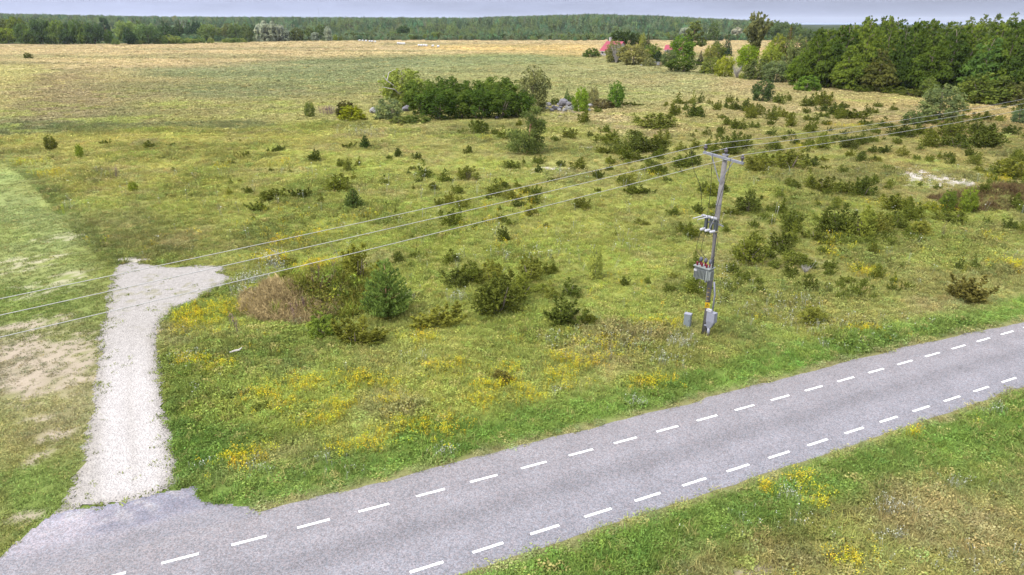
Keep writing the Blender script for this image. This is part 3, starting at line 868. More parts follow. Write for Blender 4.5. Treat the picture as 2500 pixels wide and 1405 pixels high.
def crown_points(prof, n, rng, zlo=0.05, zhi=1.0, jit=.12):
    """Clump centres near the surface of a crown of profile prof(t) (radius at height t)."""
    C = []; R = []
    zs = np.linspace(zlo, zhi, 200); w = np.maximum(prof(zs), .02); w = np.cumsum(w) / w.sum()
    for i in range(n):
        t = np.interp((i + rng.uniform()) / n, w, zs)
        a = i * 2.399963 + rng.uniform(-.5, .5)
        r = prof(np.array([t]))[0]
        k = rng.uniform(.45, .92)
        C.append((math.cos(a) * r * k, math.sin(a) * r * k, t + rng.uniform(-.02, .02)))
        R.append(max(.035, r * rng.uniform(.26, .46)))
    return np.array(C), np.array(R)

# every crown is made 1 m wide and 1 m tall and scaled to its tree
def conic(t): return 0.5 * np.clip(np.where(t < .28, .62 + .38 * t / .28, 1 - ((t - .28) / .74) ** 1.25), 0.03, 1)
def dome(t): return 0.5 * np.sqrt(np.clip(1 - ((t - .5) / .52) ** 2, 0.01, 1))
def egg(t): return 0.5 * np.sqrt(np.clip(1 - ((t - .42) / .60) ** 2, 0.01, 1)) * np.clip(1.02 - .12 * t, 0, 1)
def mound_(t): return 0.5 * np.sqrt(np.clip(1 - (np.maximum(t, 0) / 1.02) ** 2, 0.01, 1))
def colum(t): return 0.5 * np.clip(np.sin(np.clip(t, 0, 1) ** .8 * math.pi) ** .6, 0.05, 1)

CROWN = {}
def crowns(kind, k, f):
    CROWN[kind] = [f(np.random.default_rng(hash_id(kind) + 13 * i)) for i in range(k)]
def hash_id(s): return sum((i + 1) * ord(c) for i, c in enumerate(s))

def mk_alder(rng):
    C, R = crown_points(conic, 120, rng, .03, .97)
    R = R * .74
    # branch plumes lifted at the tips
    tips = np.stack([rng.normal(0, .09, 7), rng.normal(0, .09, 7), rng.uniform(.78, .93, 7)], 1)
    C = np.concatenate([C, tips]); R = np.concatenate([R, rng.uniform(.045, .075, 7)])
    R3 = np.stack([R * 1.12, R * 1.12, R * .52], 1)
    return clump_crown('alder_crown', C, R3, 64, .036, rng, up=.5, shell=.35)
def mk_round(rng):
    C, R = crown_points(dome, 80, rng, .04, .96)
    R = R * .82
    return clump_crown('round_crown', C, np.stack([R, R, R * .8], 1), 62, .042, rng, up=.35, shell=.4)
def mk_egg(rng):
    C, R = crown_points(egg, 76, rng, .02, .97)
    R = R * .82
    return clump_crown('egg_crown', C, np.stack([R, R, R * .75], 1), 60, .040, rng, up=.4, shell=.35)
def mk_bush(rng):
    C, R = crown_points(mound_, 64, rng, .02, .92)
    R = np.clip(R * .8, .05, .2)
    return clump_crown('bush_crown', C, R * .85, 60, .045, rng, up=.5, shell=.4)
def mk_maple(rng):
    # dense dark rounded crown, many small tight cushions
    C, R = crown_points(dome, 92, rng, .02, .96)
    C[:, :2] *= 1.04
    return clump_crown('maple_crown', C, np.clip(R * .58, .05, .15), 62, .036, rng, up=.6, shell=.7)
def mk_willow(rng):
    C, R = [], []
    for k in range(7):
        a = k * .9 + rng.uniform(-.2, .2); rr = 0 if k == 0 else .27
        c = np.array([math.cos(a) * rr, math.sin(a) * rr, .80 - .12 * (k > 0) + rng.uniform(-.06, .06)])
        for j in range(11):
            d = unit(rng.normal(size=3) + np.array([0, 0, .5])); C.append(c + d * .15 * rng.uniform(.5, 1)); R.append(rng.uniform(.06, .10))
            C.append(c + np.array([d[0] * .18, d[1] * .18, -rng.uniform(.1, .62)])); R.append(rng.uniform(.06, .10))
    C = np.array(C); R = np.array(R)
    C[:, 2] = np.clip(C[:, 2], .04, .95)
    return clump_crown('willow_crown', C, np.stack([R, R, R * 1.3], 1), 40, .045, rng, up=.2, stretch=2.2)
def mk_birch(rng):
    C, R = [], []
    for k in range(15):
        a = rng.uniform(0, 6.28); b = rng.uniform(.25, .75)
        base = np.array([0, 0, b]); L = rng.uniform(.25, .5) * (1.15 - .55 * b)
        for j in range(7):
            t = j / 6
            C.append(base + np.array([math.cos(a) * L * t * .9 + .05 * t, math.sin(a) * L * t * .9, .34 * t * (1.1 - b) + .10 * t]))
            R.append(.085 * (1 - .5 * t))
    for k in range(5):
        for j in range(6):
            t = j / 5; C.append((rng.uniform(-.02, .02) + (k - 2) * .09 * t + .05, (k % 3 - 1) * .08 * t, .62 + t * rng.uniform(.28, .36))); R.append(.065 * (1 - .6 * t))
    C, R2 = np.array(C), np.array(R)
    return clump_crown('birch_crown', C, np.stack([R2, R2, R2 * 1.25], 1), 34, .036, rng, up=0, shell=.3, stretch=2.2)
def mk_pine(rng):
    C, R = [], []
    for i in range(9):
        z = .34 + .62 * i / 8; L = .48 * (1.05 - .8 * ((z - .34) / .66) ** 1.5)
        for k in range(6):
            a = rng.uniform(0, 6.28); r = L * rng.uniform(.45, 1)
            C.append((math.cos(a) * r, math.sin(a) * r, z + rng.uniform(-.03, .05))); R.append(rng.uniform(.07, .13) * (1.1 - .4 * i / 8))
    R = np.array(R)
    return clump_crown('pine_crown', C, np.stack([R, R, R * .55], 1), 52, .046, rng, M_NEEDLE, up=.7, shell=.3, stretch=1.8)
def mk_spruce(rng):
    C, R = [], []
    for i in range(16):
        z = .03 + .95 * i / 15; L = .5 * (1 - z) ** .85 + .015
        m = max(3, int(9 * (1 - z) + 2))
        for k in range(m):
            a = 6.28 * k / m + rng.uniform(-.3, .3)
            for t in (.45, .85):
                C.append((math.cos(a) * L * t, math.sin(a) * L * t, z - .035 * t)); R.append(max(.02, .17 * L + .014))
    R = np.array(R)
    return clump_crown('spruce_crown', C, np.stack([R, R, R * .5 + .006], 1), 13, .036, rng, M_NEEDLE, up=0, shell=.2, stretch=2.0)
def candle_pine(name, rng, tiers=11, gap=.0, wide=.5, per=9, ln=.085):
    """Young pine: whorls of upturned branches ending in needle brushes."""
    P = []; D = []; S = []; Q = []
    for i in range(tiers):
        z = .05 + .88 * (i / (tiers - 1)); L = wide * (1 - z) ** .75 + .03
        if gap and .30 < z < .46: L *= gap
        m = max(4, int(11 * (1 - z) + 3))
        for k in range(m):
            a = 6.28 * k / m + rng.uniform(-.35, .35); LL = L * rng.uniform(.7, 1.05); cr = rng.uniform()
            nb = max(2, int(LL / .055))
            for j in range(nb):
                t = (j + 1) / nb
                c = np.array([math.cos(a) * LL * t, math.sin(a) * LL * t, z + .14 * LL * t + .22 * LL * t * t])
                for q in range(per):
                    ph = rng.uniform(0, 6.28)
                    d = unit(np.array([math.cos(a) * .55 + .75 * math.cos(ph), math.sin(a) * .55 + .75 * math.sin(ph), .55 + .5 * rng.uniform()]))
                    P.append(c + d * ln * .4 + rng.normal(size=3) * .012); D.append(d); S.append(ln * rng.uniform(.7, 1.2)); Q.append(.5 * cr + .5 * rng.uniform())
    P, D, S, Q = np.array(P), np.array(D), np.array(S), np.array(Q)
    n = len(P); b = unit(np.cross(D, rng.normal(size=(n, 3))))
    w = (S * .17)[:, None]
    V = np.stack([P - D * S[:, None] * .5 - b * w * .4, P + b * w, P + D * S[:, None] * .55, P - b * w], 1).reshape(-1, 3)
    return fast_mesh(name, V, np.arange(4 * n).reshape(n, 4), M_NEEDLE, {'rnd': np.repeat(Q, 4)})
def stick_crown(name, rng, n=60, mat=None, up=1.0, thick=.006):
    """Bare twigs of a dead shrub or tree."""
    mb = MB()
    for k in range(n):
        a = rng.uniform(0, 6.28); L = rng.uniform(.5, 1.0)
        p0 = np.array([rng.normal() * .03, rng.normal() * .03, rng.uniform(0, .15)])
        d = np.array([math.cos(a) * .45, math.sin(a) * .45, up]) * L
        p1 = p0 + d * .5 + rng.normal(size=3) * .03; p2 = p0 + d * np.array([1, 1, .95]) + rng.normal(size=3) * .05
        mb.tube([p0, p1, p2], [thick, thick * .7, thick * .25], 3, False)
        for j in range(2):
            q = p1 + (p2 - p1) * rng.uniform(.1, .7); mb.tube([q, q + np.array([rng.normal() * .1, rng.normal() * .1, rng.uniform(.05, .2)])], [thick * .5, thick * .2], 3, False)
    return mb.mesh(name, mat or M_BARKGREY)

crowns('alder', 6, mk_alder); crowns('round', 4, mk_round); crowns('egg', 5, mk_egg); crowns('bush', 5, mk_bush)
crowns('maple', 5, mk_maple); crowns('willow', 3, mk_willow); crowns('birch', 2, mk_birch); crowns('pine', 3, mk_pine); crowns('spruce', 3, mk_spruce)
crowns('youngpine', 2, lambda r: candle_pine('young_pine_crown', r))
crowns('bigyoung', 1, lambda r: candle_pine('young_pine_crown', r, 14, 0, .54, 10, .066))
crowns('twigs', 3, lambda r: stick_crown('twigs', r, 90, M_BARKGREY, 1.0, .008))

# ---- junipers: spiky leaders
def juniper(name, kind, rng):
    P = []; D = []; S = []; Q = []
    if kind == 'c':
        lead = [(0, 0, 1.0, .10, .0)] + [(rng.uniform(-.24, .24), rng.uniform(-.24, .24), rng.uniform(.35, .72), .10, rng.uniform(0, 6.28)) for _ in range(4)]
    elif kind == 'b':
        lead = [(rng.uniform(-.3, .3), rng.uniform(-.3, .3), rng.uniform(.5, 1.0), rng.uniform(.15, .4), rng.uniform(0, 6.28)) for _ in range(9)]
        lead[0] = (.03, 0, 1.0, .06, 0)
    else:
        lead = [(rng.uniform(-.22, .22), rng.uniform(-.22, .22), rng.uniform(.3, 1.0), rng.uniform(.25, 1.25), rng.uniform(0, 6.28)) for i in range(15)]
    for (x, y, h, tl, a) in lead:
        if kind == 's':
            d = np.array([math.cos(a) * .42 * tl, math.sin(a) * .42 * tl, h]); base = np.array([x, y, 0.0]); Rm = .13
        else:
            d = np.array([math.cos(a) * tl * .5, math.sin(a) * tl * .5, h]); base = np.array([x * .7, y * .7, 0.0]); Rm = .20 if kind == 'c' else .17
        m = 54 if kind != 's' else 44
        cr = rng.uniform()
        for j in range(m):
            t = (j + .5) / m
            c = base + d * np.array([t ** .8, t ** .8, t])
            if kind == 's': c[2] = h * t ** 1.25 * .9 + .03
            r = Rm * min(1, 1.6 * (1 - t) ** .8 + .06) * (0.75 if t < .08 else 1) * rng.uniform(.6, 1.15)
            ph = rng.uniform(0, 6.28)
            out = np.array([math.cos(ph), math.sin(ph), 0.0])
            br = rng.uniform()
            for q in range(6):      # a side branchlet: short sprays along it, turned up
                s = (q + 1) / 6
                p = c + out * r * s + np.array([0, 0, .35 * r * s * s])
                dd = unit(out * .8 + np.array([0, 0, .75]) + .55 * rng.normal(size=3))
                P.append(p + rng.normal(size=3) * .010); D.append(dd); S.append(rng.uniform(.045, .085)); Q.append(np.clip(.3 * cr + .3 * br + .4 * rng.uniform(), 0, 1))
    P, D, S, Q = np.array(P), np.array(D), np.array(S), np.array(Q)
    P[:, :2] *= .5 / np.percentile(np.abs(P[:, :2]), 98); P[:, 2] /= np.percentile(P[:, 2], 99.8)
    n = len(P); b = unit(np.cross(D, rng.normal(size=(n, 3)))); w = (S * .33)[:, None]; S = S[:, None]
    V = np.stack([P - D * S * .5, P + b * w, P + D * S * .7, P - b * w], 1).reshape(-1, 3)
    return fast_mesh(name, V, np.arange(4 * n).reshape(n, 4), M_NEEDLE, {'rnd': np.repeat(Q, 4)})
JUN = {k: [juniper('juniper_sprays', k, np.random.default_rng(500 + 31 * i + ord(k))) for i in range(5)] for k in 'cbs'}
_r = np.random.default_rng(77)
def stem_mesh(seed):
    r = np.random.default_rng(seed); mb = MB()
    for k in range(4):
        a = r.uniform(0, 6.28); p = np.array([math.cos(a) * .03, math.sin(a) * .03, -.05]); q = np.array([math.cos(a) * .22, math.sin(a) * .22, r.uniform(.4, .7)])
        mb.tube([p, (p + q) / 2 + r.normal(size=3) * .02, q], [.022, .016, .006], 5)
    return mb.mesh('stems', M_BARK)
STEM = [stem_mesh(k) for k in range(3)]
TRUNK = [trunk_mesh('trunk', .92, .026, np.random.default_rng(900 + k), M_BARK, 7, .36) for k in range(3)]
TRUNKP = [trunk_mesh('trunk', .95, .022, np.random.default_rng(930 + k), M_PINEBARK, 9, .36, .02) for k in range(2)]
TRUNKB = [trunk_mesh('trunk', .95, .020, np.random.default_rng(950 + k), plain('birch_bark', (.55, .54, .5), .8, 0, .3, 20), 7, .3) for k in range(1)]

def put_plant(name, kind, x, y, w, h, color, label, cat, group=None, rz=None, crown_name='crown', variant=None, seed=0, lean=0.0):
    """A tree or large shrub: an Empty at its foot, crown and trunk as parts."""
    rng = random.Random(seed * 7919 + int(x * 31) + int(y * 17))
    z = h1(x, y)
    e = empty(name, (x, y, z - 0.03), rng.uniform(0, 6.28) if rz is None else rz, (w, w, h))
    if lean: e.rotation_euler = (0, lean, 0)
    cm = CROWN[kind]
    c = link(crown_name, cm[rng.randrange(len(cm)) if variant is None else variant], e)
    c.color = color
    if kind in ('bush', 'maple', 'twigs'): t = link('stems', STEM[rng.randrange(3)], e)
    elif kind in ('pine', 'youngpine', 'bigyoung', 'spruce'): t = link('trunk', TRUNKP[rng.randrange(2)], e)
    elif kind == 'birch': t = link('trunk', TRUNKB[0], e)
    else: t = link('trunk', TRUNK[rng.randrange(3)], e)
    tag(e, label, cat, group)
    return e

def px_plant(name, kind, px, py, wp, hp, color, label, cat, group=None, back=0.35, **kw):
    """Plant whose visible foot is at pixel (px, py), wp wide and hp tall in the photograph."""
    p = at(px, py)
    d = depth(p[0], p[1]); w = wp / FPX * d
    s = 1 + back * w / math.hypot(p[0], p[1])
    x, y = p[0] * s, p[1] * s
    z0 = h1(x, y)
    h = max(ztop(x, y, py - hp) - z0, 0.15)
    w = wp / FPX * depth(x, y)
    return put_plant(name, kind, x, y, w * kw.pop('wk', 1.04), h * kw.pop('hk', 1.02), color, label, cat, group, **kw)

# ------------------------------------------------------------------ colours of leaves (as seen)
K_ALDER = fcol(85, 104, 42); K_ALDER2 = fcol(106, 124, 50); K_DARK = fcol(86, 108, 46); K_LIME = fcol(136, 156, 58); K_YEL = fcol(158, 164, 72)
K_GREY = fcol(118, 130, 84); K_GG = fcol(104, 122, 66); K_SPR = fcol(58, 78, 52); K_PINE = fcol(92, 116, 68); K_BLUE = fcol(88, 122, 74); K_MAPLE = fcol(98, 119, 52)
K_SILV = fcol(176, 186, 164); K_RED = fcol(104, 92, 48); K_TWIG = fcol(140, 130, 130)
K_JUN = fcol(102, 112, 48); K_JUN2 = fcol(120, 127, 56); K_JUN3 = fcol(86, 98, 45); K_FAR = fcol(84, 110, 62)

# ------------------------------------------------------------------ the copse on the stony hump
GC = 'trees of the copse in the meadow'
T = px_plant
T('maple_tree', 'round', 990, 268, 104, 100, fcol(142, 156, 76), 'pale green crack willow behind bare white branches at the end of the copse', 'tree', GC, crown_name='crown', seed=1)
for i, (px, py, w, h, lab) in enumerate([
        (1030, 284, 74, 88, 'dark dense maple in the copse next to the pale willow'),
        (1092, 272, 66, 84, 'dark maple rising highest in the middle of the copse'),
        (1072, 297, 84, 84, 'broad dark maple at the front of the copse above the grey boulder'),
        (1122, 294, 72, 74, 'low dark maple at the front of the copse, second from the pale willow'),
        (1150, 274, 66, 78, 'dark maple with a small peaked top in the middle of the copse'),
        (1170, 295, 72, 78, 'dark rounded maple at the front of the copse behind the small boulder'),
        (1222, 268, 86, 80, 'dark domed maple at the back of the copse before the grey poplar'),
        (1222, 292, 78, 74, 'dark maple at the front of the copse, last before the lone pine'),
        (1264, 288, 66, 66, 'dark maple at the foot of the grey-green poplar'),
        (1192, 276, 60, 76, 'narrow dark maple behind the small boulder in the copse')]):
    T('maple_tree', 'maple', px, py, w * 1.22, h, (K_MAPLE, K_DARK, fcol(80, 104, 44))[i % 3], lab, 'tree', GC, seed=10 + i)
T('poplar_tree', 'egg', 1300, 276, 84, 112, fcol(122, 128, 82), 'tall loose grey-green poplar at the stone pile end of the copse', 'tree', GC, seed=22)
T('rowan_shrub', 'bush', 950, 297, 74, 62, fcol(132, 146, 96), 'pale grey-green shrub at the willow end of the copse', 'shrub', GC, seed=23)
T('low_shrub', 'bush', 1015, 303, 70, 24, fcol(104, 122, 60), 'low green shrub spreading in front of the copse', 'shrub', GC, seed=24)
T('low_shrub', 'bush', 975, 305, 50, 22, fcol(120, 132, 70), 'low light green shrub in front of the pale shrub of the copse', 'shrub', GC, seed=25)
T('thorn_shrub', 'bush', 848, 288, 56, 44, fcol(84, 84, 44), 'dark reddish shrub beside the yellow-green shrub in the field', 'shrub', seed=26)
T('yellow_shrub', 'bush', 858, 298, 66, 42, fcol(150, 158, 48), 'yellow-green rounded shrub in front of the dark reddish shrub', 'shrub', seed=27)
T('thin_shrub', 'egg', 758, 290, 26, 44, fcol(124, 136, 72), 'thin upright pale shrub standing alone in the field', 'shrub', seed=28)
T('birch_sapling', 'egg', 1418, 275, 44, 62, fcol(124, 152, 52), 'bright green young birch growing at the stone pile', 'tree', seed=30)
T('birch_sapling', 'egg', 1503, 264, 42, 66, fcol(100, 132, 54), 'green leafy young tree standing past the stone pile', 'tree', seed=31)
T('thin_sapling', 'egg', 1448, 258, 30, 46, fcol(140, 140, 92), 'pale thin sapling behind the bright green young birch', 'tree', seed=32)
T('small_spruce', 'spruce', 1384, 248, 20, 32, fcol(92, 118, 62), 'small pointed spruce behind the stone pile', 'tree', seed=33)
T('low_shrub', 'bush', 1394, 250, 24, 18, fcol(104, 130, 62), 'small green shrub behind the stone pile', 'shrub', seed=34)
T('brown_shrub', 'bush', 1470, 266, 56, 26, fcol(112, 106, 72), 'brownish low shrubs between the two young trees', 'shrub', seed=35)
T('brown_shrub', 'bush', 1355, 258, 26, 20, fcol(104, 116, 58), 'green shrub growing out of the stone pile', 'shrub', seed=36)

# bare branches before the pale willow
def bare_branches(name, px, py, hp, mat, label, cat, paths):
    p = at(px, py); d = depth(p[0], p[1]); u = d / FPX
    e = empty(name, (p[0], p[1], h1(p[0], p[1])))
    for k, (pts, r) in enumerate(paths):
        MB().tube([(a * u, c * u, b * u) for a, b, c in pts], [r * (1 - .8 * i / (len(pts) - 1)) for i in range(len(pts))], 5).obj('branch', mat, e)
    tag(e, label, cat)
    return e
bare_branches('dead_branches', 985, 262, 90, M_DEADWOOD, 'bare whitish dead boughs hanging out in front of the pale willow', 'dead branch', [
    ([(12, 0, -20), (4, 30, -34), (-4, 48, -42), (-28, 66, -48), (-36, 78, -50)], .22), ([(4, 30, -34), (-12, 46, -46), (-40, 52, -52)], .16),
    ([(-4, 48, -42), (16, 44, -50), (30, 60, -54), (38, 70, -54)], .16), ([(-28, 66, -48), (-22, 84, -46), (-6, 92, -44)], .12), ([(16, 44, -50), (24, 42, -54), (44, 66, -50)], .10)])

# stones: the pile and the boulders in the copse
M_STONE = plain('granite', (0.135, 0.13, 0.142), rough=0.9, var=0.28, scale=3.5, bump=0.6)
M_STONEW = plain('limestone', (0.225, 0.22, 0.215), rough=0.9, var=0.22, scale=3.0, bump=0.5)
def stone_mesh(seed):
    rng = np.random.default_rng(seed)
    import bmesh
    bm = bmesh.new(); bmesh.ops.create_icosphere(bm, subdivisions=2, radius=.5)
    off = rng.normal(size=(7, 3)); off = unit(off); cut = rng.uniform(.30, .46, 7)
    for v in bm.verts:
        c = np.array(v.co)
        for o, k in zip(off, cut):
            s = c @ o
            if s > k: c = c - o * (s - k) * .9
        c = c * (1 + .07 * rng.normal())
        v.co = c
    me = bpy.data.meshes.new('stone'); bm.to_mesh(me); bm.free(); me.materials.append(M_STONE); return me
STONES = [stone_mesh(s) for s in range(7)]
STONESW = []
for s in STONES[:4]:
    m = s.copy(); m.materials.clear(); m.materials.append(M_STONEW); STONESW.append(m)
def put_stone(px, py, s, k, label, group=None, white=False, up=0.28):
    p = at(px, py); u = depth(p[0], p[1]) / FPX; d = s * u
    o = link('boulder', (STONESW if white else STONES)[k % (4 if white else 7)])
    rng = random.Random(k)
    o.location = (p[0], p[1] + d * .4, h1(p[0], p[1]) + d * up); o.scale = (d * rng.uniform(.95, 1.25), d * rng.uniform(.8, 1.1), d * rng.uniform(.7, .95))
    o.rotation_euler = (rng.uniform(-.4, .4), rng.uniform(-.4, .4), rng.uniform(0, 6.28))
    return tag(o, label, 'boulder', group)
GS = 'boulders of the stone pile'
for k, (px, py, s, w, lab) in enumerate([
        (1331, 260, 12, 1, 'pale boulder at the copse end of the stone pile'), (1339, 262, 16, 0, 'grey boulder standing up beside the poplar end of the pile'),
        (1335, 269, 11, 1, 'small pale boulder low at the poplar foot of the pile'), (1347, 273, 11, 1, 'pale flat stone in grass before the stone pile'),
        (1352, 266, 12, 0, 'dark grey boulder under the shrub in the stone pile'), (1358, 270, 15, 0, 'upright dark boulder in the middle of the stone pile'),
        (1366, 273, 12, 1, 'pale boulder at the front foot of the stone pile'), (1364, 262, 12, 0, 'grey boulder behind the upright dark one in the pile'),
        (1375, 263, 24, 0, 'biggest dark grey boulder of the stone pile'), (1374, 253, 12, 1, 'pale boulder topping the stone pile'),
        (1378, 274, 12, 1, 'light boulder in front of the biggest one in the pile'), (1390, 264, 18, 0, 'rounded grey boulder next to the biggest one in the pile'),
        (1386, 271, 15, 1, 'light grey boulder low in the pile among white flowers'), (1397, 271, 16, 0, 'grey boulder at the birch end of the stone pile'),
        (1402, 262, 10, 1, 'pale boulder half hidden by the bright young birch'), (1442, 261, 13, 1, 'pale boulder standing alone past the bright young birch'),
        (1437, 273, 11, 1, 'small pale stone in grass past the bright young birch'), (1369, 267, 10, 0, 'small dark boulder wedged in the middle of the pile')]):
    put_stone(px, py, s, k + 3, lab, GS, bool(w), 0.30 if k not in (8, 9, 11, 13) else .42)
put_stone(911, 279, 24, 41, 'white boulder beside the pale shrub at the willow end of the copse', None, True)
put_stone(990, 274, 24, 42, 'large grey boulder under the dark maples of the copse', None, False)
put_stone(1213, 291, 11, 43, 'small grey boulder in the grass at the foot of the copse', None, False)

# ------------------------------------------------------------------ single pines and bushes
def lone_pine():
    p = at(1290, 380); d = depth(p[0], p[1]); u = d / FPX
    x, y = p[0] * 1.012, p[1] * 1.012; z = h1(x, y)
    H = ztop(x, y, 262) - z; W = 95 * u
    e = empty('lone_pine', (x, y, z)); rng = np.random.default_rng(5)
    def brush_crown(C, R, nm):
        P = []; D = []; S = []; Q = []
        for c, r in zip(C, R):
            cr = rng.uniform(); k = int(120 * (r / .9) ** 1.6) + 30
            d = unit(rng.normal(size=(k, 3)) + np.array([.1, 0, .55]))
            P.append(c + d * r * rng.uniform(.35, 1.05, (k, 1)) * np.array([1, 1, .75])); D.append(unit(d + np.array([0, 0, .5]) + .35 * rng.normal(size=(k, 3)))); S.append(rng.uniform(.18, .34, k)); Q.append(.5 * cr + .5 * rng.uniform(0, 1, k))
        P, D, S, Q = np.concatenate(P), np.concatenate(D), np.concatenate(S)[:, None], np.concatenate(Q)
        n = len(P); b = unit(np.cross(D, rng.normal(size=(n, 3)))); w = S * .22
        V = np.stack([P - D * S * .5, P + b * w, P + D * S * .6, P - b * w], 1).reshape(-1, 3)
        o = link(nm, fast_mesh(nm, V, np.arange(4 * n).reshape(n, 4), M_NEEDLE, {'rnd': np.repeat(Q, 4)}), e); o.color = fcol(104, 118, 64)
    C = []; R = []
    for i in range(30):     # lower skirt, thicker on one side
        a = rng.uniform(0, 6.28); t = rng.uniform(.05, .40); r = W * .44 * rng.uniform(.3, 1) * (1.05 - .6 * abs(t - .22))
        C.append((math.cos(a) * r - .09 * W, math.sin(a) * r, t * H)); R.append(rng.uniform(.7, 1.1))
    brush_crown(np.array(C), R, 'lower_crown')
    C = []; R = []
    for i in range(26):
        t = rng.uniform(.46, .95); a = rng.uniform(-1.9, 1.9) if t < .75 else rng.uniform(0, 6.28); r = W * .5 * rng.uniform(.35, 1) * (1.25 - t)
        C.append((math.cos(a) * r + .10 * W, math.sin(a) * r, t * H)); R.append(rng.uniform(.55, .95) * (1.25 - .5 * t))
    brush_crown(np.array(C), R, 'crown')
    mb = MB().tube([(-.1, 0, -.1), (.05, 0, .3 * H), (.25, .05, .6 * H), (.3, 0, .97 * H)], [.17, .14, .10, .03], 8)
    mb.obj('trunk', M_PINEBARK, e)
    for k in range(9):
        t = rng.uniform(.3, .75); a = rng.uniform(-1.6, 1.6); L = W * .33 * (1.3 - t)
        MB().tube([(.15, 0, t * H), (.15 + math.cos(a) * L * .5, math.sin(a) * L * .5, t * H + .25), (.15 + math.cos(a) * L, math.sin(a) * L, t * H + .7)], [.05, .035, .015], 5).obj('branch', M_PINEBARK, e)
    tag(e, 'tall open-crowned lone pine in front of the copse', 'pine tree')
lone_pine()
T('young_pine', 'bigyoung', 948, 790, 118, 152, fcol(110, 133, 66), 'big bluish-green young pine beside the earth mound', 'pine tree', seed=40, back=.3)
T('young_pine', 'youngpine', 864, 514, 50, 52, fcol(94, 112, 58), 'small young pine alone between low junipers', 'pine tree', seed=41, variant=0)
T('young_pine', 'youngpine', 892, 365, 26, 33, fcol(70, 92, 46), 'very dark small conical pine in the far meadow', 'pine tree', seed=42)
T('dome_pine', 'egg', 1861, 250, 54, 58, fcol(82, 102, 60), 'dome-shaped dark pine in the open below the wood', 'pine tree', seed=43)
T('silvery_pine', 'egg', 2288, 300, 100, 96, fcol(124, 138, 88), 'big silvery-green pine among junipers at the wood edge', 'pine tree', seed=44)
T('silvery_pine', 'bush', 2226, 308, 56, 40, fcol(108, 124, 72), 'low silvery-green pine beside the big silvery one', 'pine tree', seed=45)
T('silvery_pine', 'egg', 2484, 305, 40, 42, fcol(104, 126, 88), 'small silvery-green pine under the power lines near the frame edge', 'pine tree', seed=46)
T('leafy_sapling', 'egg', 126, 367, 30, 38, fcol(112, 118, 54), 'leafy sapling alone at the edge of the mown lawn', 'sapling', seed=47)
T('leafy_sapling', 'egg', 197, 386, 18, 36, fcol(130, 150, 50), 'thin leaning bright green sapling near the mown lawn', 'sapling', seed=48)
T('pale_sapling', 'egg', 1453, 690, 38, 88, fcol(160, 170, 88), 'tall sparse pale birch sapling standing alone in open grass', 'sapling', seed=49)
T('round_bush', 'bush', 70, 145, 21, 17, fcol(104, 112, 48), 'small round bush alone in the pale far field', 'bush', seed=50)
T('rose_shrub', 'bush', 790, 828, 76, 66, fcol(124, 144, 62), 'light green briar shrub at the foot of the earth mound', 'shrub', seed=51)
T('rose_shrub', 'bush', 820, 690, 60, 42, fcol(128, 134, 66), 'yellow-green shrub on the back of the earth mound', 'shrub', seed=52)
T('yellow_shrub', 'bush', 2270, 520, 36, 30, fcol(148, 156, 62), 'yellow-green shrub in the thicket below the pale stony patch', 'shrub', seed=53)
T('leafy_sapling', 'egg', 2308, 522, 42, 60, fcol(108, 126, 54), 'green leafy sapling in the thicket below the pale stony patch', 'sapling', seed=54)
T('leafy_sapling', 'egg', 2358, 524, 40, 68, fcol(128, 146, 58), 'tall light green sapling at the end of the thicket by the brown bank', 'sapling', seed=55)
T('low_shrub', 'bush', 327, 469, 24, 28, fcol(136, 152, 54), 'small light green shrub beside the pinkish grass', 'shrub', seed=56)
T('low_shrub', 'bush', 700, 648, 60, 16, fcol(120, 124, 62), 'low olive shrub on the crest behind the earth mound', 'shrub', seed=57)

